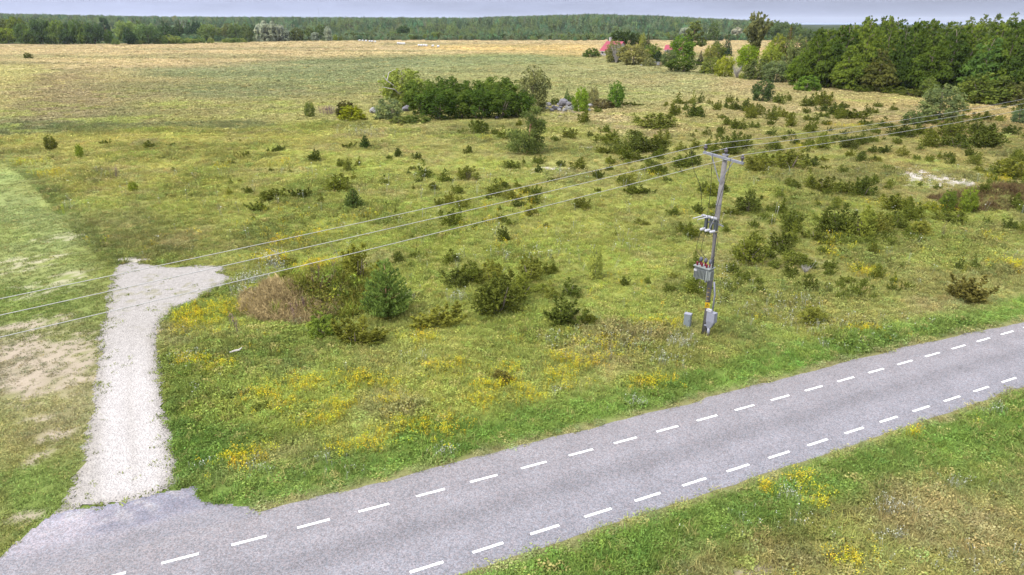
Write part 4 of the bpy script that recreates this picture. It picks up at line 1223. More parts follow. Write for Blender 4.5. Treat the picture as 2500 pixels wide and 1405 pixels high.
# ------------------------------------------------------------------ junipers over the meadow
# foot px, foot py, width, height in the photograph, form (c pointed, b bushy, s spreading)
JL = """560 347 12 9 b;585 348 8 8 b;693 353 8 10 c;558 378 8 8 c;571 379 12 9 b;600 387 38 16 s;655 371 7 10 c;672 374 18 12 b;686 369 18 13 b;567 402 18 10 b;606 408 10 14 c;852 364 32 14 s
934 353 9 11 c;768 394 34 26 b;878 404 13 21 c;830 405 16 16 b;852 420 26 30 b;660 422 12 11 b;707 422 9 11 c;866 444 15 25 c;819 468 56 38 b;670 492 48 28 b;739 489 50 29 s;782 494 18 20 c;562 451 15 15 c
587 447 10 9 b;562 477 17 19 c;605 477 20 20 b;632 516 46 20 s;724 522 16 10 b;972 383 19 19 b;950 392 14 12 b;1020 391 18 18 b;999 427 12 14 c;1010 416 16 11 b;937 452 15 14 b;937 436 8 12 c;1010 464 10 15 c;943 504 12 10 b
965 520 7 12 c;620 536 10 14 c;737 545 7 12 c;1171 329 34 28 b;1128 327 22 12 b;1228 340 22 28 c;1243 340 12 20 c;1266 310 16 16 b;1143 374 19 17 b;1034 436 42 42 c;1084 448 34 32 c
1022 447 16 14 s;1141 441 42 32 b;1058 469 24 22 b;1118 475 24 22 b;1097 500 22 28 b;1072 502 18 16 b;1130 509 32 28 b;1104 560 46 46 b;1158 561 15 13 b;1431 304 28 28 b;1251 413 32 18 b;1278 403 11 16 c;1313 422 17 17 b
1360 349 13 12 b;1390 338 26 20 b;1439 335 12 12 b;1419 420 42 27 b;1368 408 17 14 b;1477 357 40 24 b;1468 378 22 16 b;1487 378 18 16 b;1490 404 24 20 b;1488 420 16 13 b;1460 435 20 15 b;1260 463 15 23 c
1209 484 34 38 c;1241 492 30 30 c;1285 474 23 16 b;1262 508 26 16 b;1220 518 10 14 c;1297 529 29 23 b;1421 512 28 24 b;1459 473 14 13 b;1331 555 13 10 b;1540 259 36 8 s;1654 256 24 25 c;1676 256 18 8 s;1692 255 14 28 c
1712 253 13 21 c;1628 261 14 10 b;1729 255 10 12 c;1640 284 24 26 b;1656 277 13 15 c;1690 288 34 30 b;1713 290 14 17 c;1750 272 18 22 b;1770 264 12 18 c;1780 253 14 16 b;1798 271 28 26 c;1824 274 26 28 b;1831 290 24 28 b
1848 280 20 22 b;1884 294 26 28 b;1902 286 26 20 b;1928 313 22 32 b;1900 254 28 20 b;1924 247 13 18 c;1551 305 22 24 c;1604 318 62 34 b;1762 292 16 11 b;1774 308 18 18 b;1790 320 26 24 b;1810 321 22 26 c;1838 315 24 15 b
1759 332 16 20 b;1726 335 17 20 c;1700 327 9 9 b;1691 338 11 11 b;1885 334 22 22 c;1500 343 21 22 b;1630 333 10 13 c;1510 380 32 34 b;1554 372 52 42 b;1608 356 44 32 b;1598 374 40 30 b;1610 395 24 34 c;1538 396 40 28 b
1562 397 20 15 b;1530 405 18 14 b;1658 372 24 22 c;1674 370 10 12 b;1695 369 22 26 c;1730 370 16 32 c;1748 378 28 36 c;1790 378 40 46 b;1816 366 26 30 b;1890 370 36 22 b;1942 355 16 16 b;1654 414 44 30 b;1688 410 32 28 b
1662 429 18 14 b;1576 425 20 24 c;1606 420 22 14 b;1538 458 32 38 c;1546 476 38 20 s;1574 476 34 15 s;1626 450 18 16 b;1740 485 40 32 b;1846 426 46 38 b;1860 410 44 36 b;1874 433 22 12 b;1926 420 56 46 b;1924 456 20 22 c
1833 463 14 11 b;1892 476 18 10 s;1940 484 12 10 b;1977 262 28 26 b;2009 259 32 30 b;2008 274 24 16 b;2034 282 27 26 b;2057 267 27 15 b;2048 291 22 22 b;2006 288 26 12 b;2087 291 46 20 b;2114 283 14 24 c;2132 280 18 14 b
2181 273 15 18 c;1972 295 22 12 b;1978 328 26 32 b;2016 308 17 12 b;2159 315 30 24 c;2109 308 22 14 b;2121 315 12 16 c;2260 304 36 19 b;2207 336 48 26 b;2236 330 44 22 b;2267 361 36 36 b;2327 336 48 43 b
2332 364 52 30 b;2390 331 44 28 b;2404 364 64 48 b;2440 301 18 16 b;2464 333 32 22 b;2351 292 26 14 b;2404 297 32 20 b;2378 303 18 14 c;2188 354 16 14 b;2162 378 26 19 b;2201 384 22 24 c;2128 375 18 17 b;2076 388 19 19 b
2106 399 33 24 b;2136 400 21 20 c;2104 358 29 34 c;2073 366 31 26 b;2006 366 31 36 b;1972 361 22 18 b;2042 346 24 15 b;1971 412 32 30 b;2009 398 22 14 b;2015 420 19 14 b;2051 418 18 12 b;2079 421 20 13 s;2382 405 26 27 c
2267 397 16 16 b;2294 390 14 16 c;2488 400 36 28 b;2459 438 62 42 b;2394 428 28 18 b;2418 441 20 14 b;1974 462 30 38 c;2012 473 44 34 b;2046 463 22 22 c;2066 482 40 32 b;2106 484 42 44 b;2165 467 18 24 c;2142 467 20 10 s
1980 486 16 14 b;1941 485 13 11 b;1911 528 26 38 c;1930 570 32 42 b;1936 530 18 14 b;1996 551 11 17 c;2039 508 24 24 c;2045 578 62 66 b;2099 586 52 68 b;2135 575 40 48 b;2181 568 48 44 b;2154 586 26 18 b;1989 590 44 24 s
1931 592 26 44 c;2186 518 52 38 b;2217 541 36 46 b;2315 548 60 30 b;2243 579 54 32 b;2212 581 26 18 b;2297 590 17 13 b;2127 622 24 24 b;2411 552 16 18 b;2461 562 27 24 b;2495 569 24 22 b;1903 619 42 42 b;1936 650 44 30 b
2032 602 50 14 s;2170 644 10 12 c;2202 654 8 12 c;2138 678 26 26 b;2180 688 14 20 c;2214 701 22 10 s;1966 794 58 40 b;2341 660 13 36 c;2375 657 16 30 c;2353 665 8 16 c;2360 734 76 48 s;2058 711 20 9 s;2018 711 16 8 s
2072 686 30 12 s;1828 653 80 74 c;1229 595 24 36 b;1105 650 44 40 c;1112 703 54 44 b;1157 698 46 48 b;1198 695 48 48 b;1216 776 86 88 b;1276 734 62 48 b;1292 693 46 56 b;1331 673 32 26 b;1350 671 20 36 c
1344 740 26 46 c;1388 729 42 42 c;1370 803 76 62 s;1432 806 36 44 c;1070 808 92 58 s;1685 580 40 30 b;1697 730 50 50 c;1692 660 34 38 c;1640 683 24 16 b;1502 580 8 16 c;1560 551 26 14 b;1826 524 44 40 b;1787 528 36 16 s
973 645 30 28 b;1015 631 22 24 c;1040 631 14 14 c;1004 656 16 16 c;875 698 78 90 b;870 850 86 66 s;915 842 52 30 s;259 354 23 12 s;367 366 26 22 b;421 360 18 10 b;476 423 12 12 b;422 418 16 9 b;1770 746 16 26 c;1850 448 12 12 b;1228 946 40 34 b;640 1010 40 24 b"""
JJ = []
for q in JL.replace('\n', ';').split(';'):
    a = q.split(); JJ.append((float(a[0]), float(a[1]), float(a[2]), float(a[3]), a[4]))
LAND = [('the transformer pole', 1718, 822), ('the big round juniper', 1216, 776), ('the bluish young pine', 948, 790), ('the tall lone pine', 1290, 380), ('the big pointed juniper', 1828, 653),
        ('the stone pile', 1385, 265), ('the dark copse', 1120, 296), ('the big silvery pine', 2285, 296), ('the dome-shaped pine', 1861, 250), ('the small young pine', 864, 514), ('the pale stony patch', 2265, 440),
        ('the juniper thicket', 2090, 580), ('the very dark small pine', 892, 365), ('the brown spreading juniper', 2360, 734), ('the white drive', 420, 650), ('the pale birch sapling', 1453, 690), ('the green young trees', 1503, 264)]
LW = [(n, at(a, b)[:2]) for n, a, b in LAND]
SPECIAL = {(1216, 776): 'big round juniper, largest in the group in the middle of the meadow', (1828, 653): 'big pointed juniper with drooping skirts past the transformer pole', (2360, 734): 'brown spreading juniper lying low near the road verge',
           (1966, 794): 'dark juniper on a bare brown foot close to the road', (875, 698): 'tall dark rounded juniper behind the bluish young pine', (870, 850): 'dark low juniper sprawling in front of the bluish young pine',
           (1070, 808): 'wide spreading juniper with long arms past the bluish young pine', (1370, 803): 'sprawling light juniper at the road side of the middle group', (1604, 318): 'wide many-topped dark juniper alone in dry grass',
           (1926, 420): 'wide dense juniper behind the crossarm of the pole', (2045, 578): 'big dark juniper at the drive end of the juniper thicket', (2099, 586): 'big bushy juniper in the middle of the juniper thicket',
           (1228, 946): 'small brownish juniper among yellow flowers near the road', (640, 1010): 'low olive bush in the tall grass beside the drive', (1697, 730): 'pointed juniper with a side arm right behind the transformer pole'}
ORD = ['nearest to', 'second nearest to', 'third nearest to', 'fourth nearest to', 'fifth nearest to', 'sixth nearest to', 'seventh nearest to', 'eighth nearest to', 'ninth nearest to', 'tenth nearest to', 'eleventh nearest to', 'twelfth nearest to']
jrec = []
for (px, py, wp, hp, kd) in JJ:
    p = at(px, py); u = depth(p[0], p[1]) / FPX; w = wp * u
    s = 1 + .30 * w / math.hypot(p[0], p[1]); x, y = p[0] * s, p[1] * s
    z = h1(x, y); h = max(ztop(x, y, py - hp) - z, .22)
    dd = [(math.hypot(x - q[0], y - q[1]) * (1 if n != 'the white drive' else 1.5), n, q) for n, q in LW]
    dist, ln, q = min(dd)
    dx, dy = x - q[0], (y - q[1])
    side = ('towards the wood' if dx > 0 else 'towards the drive') if abs(dx) > abs(dy) else ('on the far side' if dy > 0 else 'on the road side')
    sz = 'tiny' if h < .6 else 'small' if h < 1.0 else 'waist-high' if h < 1.5 else 'tall'
    fm = {'c': 'pointed', 'b': 'bushy', 's': 'spreading'}[kd]
    if kd == 'b' and w > 2.2 * h: fm = 'wide bushy'
    jrec.append([px, py, x, y, z, w, h, kd, sz, fm, ln, side, dist])
order = {}
for r in sorted(jrec, key=lambda r: r[12]):
    if (int(r[0]), int(r[1])) in SPECIAL: continue
    order.setdefault((r[8], r[9], r[10], r[11]), []).append(r)
jlab = {}
for k, L in order.items():
    for i, r in enumerate(L):
        jlab[id(r)] = '%s %s juniper %s of %s' % (k[0], k[1], k[3], k[2]) if len(L) == 1 and 'side' in k[3] else '%s %s juniper %s, %s %s' % (k[0], k[1], k[3], ORD[i], k[2])
for i, r in enumerate(jrec):
    px, py, x, y, z, w, h, kd = r[:8]
    rng = random.Random(i * 77 + 5)
    lab = SPECIAL.get((int(px), int(py))) or jlab[id(r)]
    base = (K_JUN, K_JUN2, K_JUN3, K_JUN)[rng.randrange(4)]
    f = rng.uniform(.86, 1.15); colr = (base[0] * f * rng.uniform(.95, 1.08), base[1] * f, base[2] * f * rng.uniform(.9, 1.1), 1)
    if (px, py) in ((2360, 734), (1228, 946)): colr = fcol(110, 106, 56)
    me = JUN[kd][rng.randrange(5)]
    kk = 1.0 if wp < 26 or px < 1150 else 1.12
    sc = (w * kk * rng.uniform(1.12, 1.3), w * kk * rng.uniform(1.0, 1.3), h * kk * 1.12)
    if wp > 0 and r[5] / max(depth(x, y), 1) * FPX > 40:
        e = empty('juniper_bush', (x, y, z - .03), rng.uniform(0, 6.28), sc)
        c = link('sprays', me, e); c.color = colr
        link('stems', STEM[rng.randrange(3)], e)
    else:
        e = link('juniper_bush', me); e.location = (x, y, z - .03); e.rotation_euler = (0, 0, rng.uniform(0, 6.28)); e.scale = sc; e.color = colr
    tag(e, lab, 'juniper', 'junipers over the meadow')

# the countless small junipers between them
rng = np.random.default_rng(31)
M_JUNT = tint_mat('small_juniper_needles', .15, .62, 1.42, .36)
SJ = []
for k in 'cbbs':
    m = JUN[k][rng.integers(0, 5)].copy(); m.materials.clear(); m.materials.append(M_JUNT); SJ.append(m)
q = [at(px, py) for px, py in zip(rng.uniform(1120, 2640, 900), rng.uniform(262, 730, 900))]
X = np.array([v[0] for v in q]); Y = np.array([v[1] for v in q])
k = (fbm(X / 9, Y / 9, 871, 3) > .50) & (rng.random(900) < np.clip((X / Y + .05) * 1.5, .12, .8)) & (near_d(X, Y) > 3) & (bareness(X, Y)[0] < .05); X, Y = X[k], Y[k]
s = rng.uniform(.45, 1.0, len(X)) * np.clip(Y / 60, .8, 1.3)
tn = np.array([K_JUN[:3]]) * rng.uniform(.75, 1.25, (len(X), 1))
scatter('juniper_seedlings', np.stack([X, Y, height(X, Y) - .03], 1), np.stack([s * rng.uniform(1.0, 1.6, len(X)), s * rng.uniform(1.0, 1.6, len(X)), s], 1), np.stack([0 * X, 0 * X, rng.uniform(0, 6.28, len(X))], 1), tn, SJ, 'small young junipers scattered between the larger bushes of the meadow', 'junipers', None, 11)
print('seedlings', len(X))

# ------------------------------------------------------------------ the farmstead in its garden
def farm_house(name, px, py, axis, L, Wd, eave, ridge, label, chimney=True):
    """axis: unit vector along the ridge; the foot pixel is the near-field end of the eaves side."""
    p = at(px, py); ax = np.array([axis[0], axis[1], 0]); ax /= np.linalg.norm(ax); n = np.array([-ax[1], ax[0], 0])   # n points away from the seen slope
    e = empty(name, (p[0], p[1], 0), math.atan2(ax[1], ax[0]))
    MR = plain('red_roof_sheet', (0.25, 0.036, 0.058), rough=0.5, var=0.06, scale=1.0); MW = plain('pale_plank_wall', (0.30, 0.29, 0.28), rough=0.8, var=0.08, scale=2)
    MD = plain('dark_window', (0.03, 0.035, 0.04), rough=0.2, var=0.05); MF = plain('white_trim', (0.36, 0.35, 0.34), rough=0.6, var=0.05)
    # local: x along ridge, y across (0 = seen eave), z up
    wv = [(0, .5, 0), (L, .5, 0), (L, Wd - .5, 0), (0, Wd - .5, 0), (0, .5, eave), (L, .5, eave), (L, Wd - .5, eave), (0, Wd - .5, eave), (0, Wd / 2, ridge - .35), (L, Wd / 2, ridge - .35)]
    MB().add(wv, [(0, 1, 5, 4), (2, 3, 7, 6), (1, 2, 6, 9, 5), (3, 0, 4, 8, 7)]).obj('wall', MW, e)
    for s, (ya, yb) in enumerate(((-.15, Wd / 2), (Wd + .15, Wd / 2))):
        dz = .13; za = eave - .25
        V = [(-.5, ya, za), (L + .5, ya, za), (L + .5, yb, ridge), (-.5, yb, ridge)]
        V2 = [(a, b, c + dz) for a, b, c in V]
        r = MB().add(V + V2, [(0, 1, 2, 3), (7, 6, 5, 4), (0, 4, 5, 1), (1, 5, 6, 2), (2, 6, 7, 3), (3, 7, 4, 0)])
        ro = r.obj('roof', MR, e)
        seam = MB()
        for k in range(int(L / .6)):
            x = .1 + k * .6; seam.tube([(x, ya, za + dz + .02), (x, yb, ridge + dz + .02)], .025, 4)
        seam.obj('roof_seams', MR, ro)
        MB().box((L / 2, ya - .02 if s == 0 else ya + .02, za + .0), (L + 1.04, .05, .22)).obj('fascia', MF, ro)
        if s == 0 and chimney:
            MB().box((L * .16, Wd / 2 + .3, ridge + .75), (.9, .9, 2.1)).box((L * .16, Wd / 2 + .3, ridge + 1.86), (1.05, 1.05, .16)).obj('chimney', plain('white_chimney', (.33, .325, .32), var=.06), ro)
    for k, x in enumerate((1.6, 4.2, 8.2)):
        f = MB().box((x, .46, 1.45), (1.15, .08, 1.3)).obj('window', MF, e); MB().box((x, .41, 1.45), (.9, .03, 1.05)).obj('pane', MD, f)
    d = MB().box((6.3, .46, 1.0), (1.0, .08, 2.0)).obj('door', plain('brown_door', (.18, .10, .06)), e); MB().box((6.7, .40, 1.0), (.12, .05, .06)).obj('handle', MD, d)
    tag(e, label, 'house')
farm_house('farmhouse', 1464, 136, (.58, -.815), 11, 9.6, 2.3, 6.6, 'farmhouse with bright red sheet roof and white chimney behind grey bushes')
farm_house('farm_shed', 1622, 131, (.9, -.43), 9, 7, 1.9, 4.1, 'smaller red-roofed farm building mostly hidden behind green trees', False)
# beehives
MHW = plain('white_hive', (.36, .36, .35), var=.06); MHY = plain('yellow_hive', (.30, .25, .14), var=.06); MHB = plain('blue_hive', (.31, .32, .34), var=.06)
for px, py, m, lab in ((1598, 161, MHW, 'white beehive nearest the farmhouse on the garden edge'), (1606, 161, MHB, 'white beehive in the middle of the three'), (1613, 161, MHY, 'yellowish beehive nearest the grey-green tree')):
    p = at(px, py); e = empty('beehive', (p[0], p[1], h1(p[0], p[1])))
    MB().box((0, 0, .75), (.9, .75, 1.0)).obj('hive_box', m, e); MB().box((0, 0, 1.31), (1.0, .85, .12)).obj('lid', m, e)
    MB().box((-.35, -.28, .125), (.08, .08, .25)).box((.35, -.28, .125), (.08, .08, .25)).box((-.35, .28, .125), (.08, .08, .25)).box((.35, .28, .125), (.08, .08, .25)).obj('legs', M_BARK, e)
    MB().box((0, -.39, .36), (.4, .04, .06)).obj('entrance', M_BARK, e)
    tag(e, lab, 'beehive', 'beehives')
put_stone(1566, 163, 6, 51, 'white stone lying on the grass before the beehives', None, True)
# post and rail fence before the garden
p0, p1 = at(1421, 138), at(1475, 139)
e = empty('rail_fence', (p0[0], p0[1], 0)); n = 8; d = (p1 - p0)
for k in range(n):
    q = d * k / (n - 1); MB().box((q[0], q[1], .65), (.14, .14, 1.4)).obj('post', M_BARKGREY, e)
for z in (.55, 1.05):
    MB().tube([(0, -.1, z), (d[0], d[1] - .1, z)], .05, 5).obj('rail', M_BARKGREY, e)
tag(e, 'low grey post and rail fence beside the dark garden bush', 'fence')

GF = 'garden trees round the farmstead'
FT = [
 ('garden_bush', 'bush', 1446, 140, 44, 24, K_MAPLE, 'dark rounded bush in front of the red-roofed farmhouse', 'bush'),
 ('linden_tree', 'maple', 1508, 122, 46, 46, fcol(66, 84, 34), 'dark linden behind the farmhouse chimney'), ('linden_tree', 'maple', 1532, 120, 34, 44, fcol(62, 80, 34), 'dark linden, second behind the farmhouse'),
 ('linden_tree', 'maple', 1552, 120, 28, 40, fcol(72, 88, 40), 'narrow dark linden behind the yellow-grey willow'), ('birch_tree', 'egg', 1568, 122, 20, 40, fcol(142, 150, 72), 'pale yellow-green birch between dark linden and spruce'),
 ('spruce_tree', 'spruce', 1580, 126, 22, 46, fcol(56, 70, 40), 'dark ragged spruce behind the farm garden'),
 ('willow_shrub', 'egg', 1500, 153, 52, 54, fcol(126, 130, 76), 'grey willow bush with dead twigs in front of the farmhouse'), ('dead_shrub', 'twigs', 1505, 154, 40, 46, K_TWIG, 'bare grey twiggy shrub in front of the farmhouse', 'shrub'),
 ('willow_shrub', 'round', 1545, 160, 72, 52, fcol(142, 142, 84), 'wide yellow-grey willow bush in the farm garden'), ('apple_tree', 'egg', 1592, 146, 44, 40, fcol(106, 126, 54), 'green apple tree behind the beehives'),
 ('willow_shrub', 'bush', 1584, 163, 36, 24, fcol(138, 142, 92), 'pale low willow bush next to the beehives'), ('apple_tree', 'maple', 1606, 159, 20, 34, fcol(58, 76, 46), 'dark narrow tree above the beehives'),
 ('apple_tree', 'egg', 1632, 163, 40, 42, fcol(108, 124, 76), 'grey-green tree on the wood side of the beehives'), ('maple_tree', 'egg', 1665, 152, 64, 66, fcol(104, 134, 46), 'big bright green maple in front of the hidden red roof'),
 ('spruce_tree', 'spruce', 1646, 118, 18, 32, fcol(66, 86, 72), 'bluish spruce top behind the big bright green maple'), ('garden_pine', 'pine', 1690, 140, 64, 82, fcol(106, 118, 64), 'broad pine behind the big bright green maple', 'pine tree'),
 ('hazel_bush', 'maple', 1662, 178, 78, 34, fcol(88, 108, 44), 'wide dense dark green bush on the field edge of the garden', 'bush'), ('spruce_tree', 'spruce', 1709, 160, 22, 36, fcol(60, 66, 46), 'small dark spruce leaning behind the wide dense bush'),
 ('willow_shrub', 'bush', 1735, 182, 54, 46, fcol(124, 136, 66), 'pale green willow bush with a dark juniper in it'), ('garden_juniper', 'spruce', 1722, 180, 22, 32, fcol(72, 84, 46), 'dark pointed juniper before the pale green willow bush', 'juniper'),
 ('young_maple', 'egg', 1768, 190, 48, 56, fcol(152, 160, 58), 'bright yellow-green young maple on the field edge'), ('young_maple', 'egg', 1733, 152, 34, 44, fcol(142, 146, 74), 'yellow-grey tree behind the pale green willow bush'),
 ('young_maple', 'egg', 1752, 150, 40, 46, fcol(112, 124, 56), 'olive green tree below the pair of spruces'), ('spruce_tree', 'spruce', 1748, 130, 30, 48, fcol(66, 88, 52), 'dark spruce, farther one of the pair', ),
 ('spruce_tree', 'spruce', 1774, 138, 28, 60, fcol(58, 80, 54), 'dark spruce, nearer one of the pair beside the tall birch'), ('birch_tree', 'birch', 1840, 172, 96, 142, fcol(116, 120, 76), 'very tall wind-blown birch towering over the farm garden'),
 ('silver_willow', 'willow', 1670, 96, 26, 30, K_SILV, 'silvery white willow beyond the hay field, nearest the farm'), ('silver_willow', 'willow', 1739, 94, 26, 28, K_SILV, 'silvery white willow beyond the hay field, middle of three'), ('silver_willow', 'willow', 1798, 94, 30, 26, fcol(190, 190, 170), 'silvery white willow beyond the hay field beside the tall birch'),
 ('aspen_tree', 'egg', 1740, 100, 30, 48, fcol(96, 116, 66), 'grey-green tree beyond the hay field between silver willows'), ('ash_tree', 'round', 1820, 176, 48, 68, fcol(132, 156, 48), 'bright lime green round tree below the tall birch'),
 ('ash_tree', 'egg', 1878, 184, 60, 76, fcol(142, 156, 64), 'yellow-green pointed tree next to the lime green round tree'), ('ash_tree', 'egg', 1894, 150, 42, 68, fcol(134, 144, 58), 'yellow-green tree behind, beside the tall birch'),
 ('spruce_tree', 'spruce', 1921, 150, 36, 88, fcol(88, 84, 42), 'brownish spruce poking out of the wood edge'), ('dead_shrub', 'twigs', 1797, 192, 26, 32, K_TWIG, 'bare grey shrub beside the bright yellow-green maple', 'shrub'),
 ('low_shrub', 'bush', 1812, 194, 18, 16, fcol(146, 160, 64), 'small lime shrub beside the bare grey shrub', 'shrub'), ('elder_shrub', 'bush', 1846, 197, 64, 56, fcol(100, 112, 62), 'olive elder thicket under the lime green round tree', 'shrub'),
 ('elder_shrub', 'round', 1894, 203, 66, 54, fcol(112, 128, 84), 'grey-green elder thicket at the corner of the wood', 'shrub'), ('sallow_tree', 'egg', 1936, 190, 64, 104, fcol(116, 128, 78), 'grey-green sallow at the corner of the wood'),
 ('ash_tree', 'alder', 1950, 210, 66, 96, fcol(104, 126, 48), 'bright green conical tree at the corner of the wood'),
]
for i, t in enumerate(FT):
    nm, kd, px, py, w, h, c, lab = t[:8]
    T(nm, kd, px, py, w, h, c, lab, t[8] if len(t) > 8 else 'tree', GF, seed=100 + i, back=.3)

# ------------------------------------------------------------------ the alder wood
GW = 'trees of the alder wood'
WOOD = [(1985, 216, 84, 150, 'a'), (2052, 214, 100, 158, 'd'), (2064, 221, 82, 112, 'l'), (2100, 216, 92, 174, 'l'), (2140, 226, 84, 112, 'r'), (2155, 220, 96, 156, 'a'), (2190, 224, 84, 172, 'd'), (2215, 226, 70, 92, 'd'),
        (2262, 230, 104, 152, 'a'), (2306, 226, 104, 164, 'd'), (2345, 226, 90, 150, 'a'), (2392, 236, 110, 150, 'g'), (2440, 238, 100, 172, 'a'), (2482, 244, 96, 150, 'd'), (2525, 248, 110, 170, 'a'), (2580, 254, 120, 180, 'd'), (2650, 262, 130, 190, 'a')]
WC = {'a': K_ALDER, 'd': fcol(70, 90, 40), 'l': K_ALDER2, 'r': fcol(98, 102, 52), 'g': fcol(88, 116, 56)}
WD = {'a': 'mid-green', 'd': 'dark green', 'l': 'lighter green', 'r': 'reddish-green', 'g': 'bluish-green'}
ON = ['first', 'second', 'third', 'fourth', 'fifth', 'sixth', 'seventh', 'eighth', 'ninth', 'tenth', 'eleventh', 'twelfth', 'thirteenth', 'fourteenth', 'fifteenth', 'sixteenth', 'seventeenth', 'eighteenth', 'nineteenth', 'twentieth']
for i, (px, py, w, h, k) in enumerate(WOOD):
    T('alder_tree', 'alder', px, py, w, h, WC[k], '%s conical alder, %s along the front of the wood from the farm' % (WD[k], ON[i]), 'tree', GW, seed=200 + i, back=.25)
rg = random.Random(8)
n2 = 0
for row, (y0, top0, cnt) in enumerate(((196, 50, 13), (180, 46, 12), (164, 44, 12))):
    for j in range(cnt):
        px = 1990 + (j + .5 * (row % 2)) * 54 + rg.uniform(-10, 10)
        py = y0 + (px - 2000) * .055 + rg.uniform(-4, 4)
        top = np.interp(px, [1960, 2010, 2060, 2100, 2170, 2240, 2300, 2380, 2450, 2520, 2700], [84, 66, 56, 42, 40, 46, 52, 52, 46, 44, 40]) + rg.uniform(-3, 5) + 4 * (row - 1)
        k = rg.choice('aadl')
        T('alder_tree', 'alder', px, py, rg.uniform(80, 104), py - top, WC[k], '%s alder deep in the wood, %s in the %s row behind the front' % (WD[k], ON[j], ('first', 'second', 'third')[row]), 'tree', GW, seed=300 + n2, back=0)
        n2 += 1
for i, (px, py, w, h) in enumerate([(2320, 128, 60, 76), (2352, 126, 60, 86), (2385, 126, 60, 92), (2418, 126, 64, 98), (2455, 126, 66, 98), (2490, 126, 64, 96), (2530, 126, 70, 94), (2580, 126, 70, 90)]):
    T('distant_tree', 'alder', px, py, w, h, fcol(112, 128, 74), 'pale distant tree rising behind the alder wood, %s counted from the sea' % ON[i], 'tree', 'distant trees behind the alder wood', seed=360 + i, back=0)
for i, (px, py, w, h) in enumerate([(1905, 104, 46, 50), (1935, 106, 40, 50), (1888, 98, 40, 48), (1962, 108, 40, 38), (2000, 112, 44, 40), (2030, 112, 40, 44)]):
    T('distant_tree', 'round', px, py, w, h, fcol(98, 118, 74), 'distant green tree behind the corner of the wood, %s counted from the tall birch' % ON[i], 'tree', 'distant trees behind the wood corner', seed=380 + i, back=0)
for i, (nm, kd, px, py, w, h, c, lab) in enumerate([
        ('edge_shrub', 'bush', 1968, 224, 68, 42, fcol(112, 142, 56), 'bright green bush out in front of the wood corner'), ('edge_shrub', 'bush', 2400, 256, 138, 82, fcol(104, 118, 54), 'large light green bush in front of the alder wood'),
        ('edge_shrub', 'egg', 2262, 236, 46, 46, fcol(112, 128, 62), 'small light green tree at the foot of the wood behind the silvery pine'), ('edge_shrub', 'bush', 2466, 258, 70, 62, fcol(112, 116, 66), 'olive grey bush beside the large light green bush'),
        ('edge_shrub', 'bush', 2180, 230, 70, 22, fcol(104, 116, 50), 'low strip of bushes under the dark alders'), ('edge_shrub', 'bush', 2225, 236, 60, 20, fcol(100, 110, 52), 'low bush under the alders behind the silvery pine'),
        ('edge_shrub', 'bush', 2110, 226, 50, 20, fcol(98, 112, 48), 'low bush under the lighter alder'), ('edge_shrub', 'bush', 2520, 280, 80, 60, fcol(110, 116, 62), 'olive bush at the frame edge below the alder wood')]):
    T(nm, kd, px, py, w, h, c, lab, 'bush', 'bushes along the alder wood', seed=400 + i, back=.3)

# ------------------------------------------------------------------ tree line beyond the hay field
GL = 'trees along the far edge of the hay field'
LN = [('oak_tree', 'bush', -30, 106, 60, 38, fcol(122, 138, 56), 'bright green tree at the very end of the tree line'), ('oak_tree', 'round', 22, 107, 52, 38, fcol(128, 146, 54), 'low bright green round tree at the end of the tree line'),
      ('oak_tree', 'round', 4, 102, 46, 58, fcol(98, 110, 52), 'olive tree behind the low bright green one'), ('oak_tree', 'round', 50, 103, 44, 62, fcol(108, 124, 52), 'mid-green tree behind the low bright green one')]
for i, px in enumerate((62, 84, 106, 126, 146, 170, 192, 212, 234)):
    LN.append(('oak_tree', 'alder' if i % 2 else 'round', px, 108.5, 36 + 4 * (i % 3), (52, 60, 63, 62, 60, 57, 60, 58, 54)[i], (fcol(96, 120, 68), fcol(112, 134, 66), fcol(84, 108, 66))[i % 3], 'dark oak in the dense dark stretch of the tree line, %s from its end' % ON[i]))
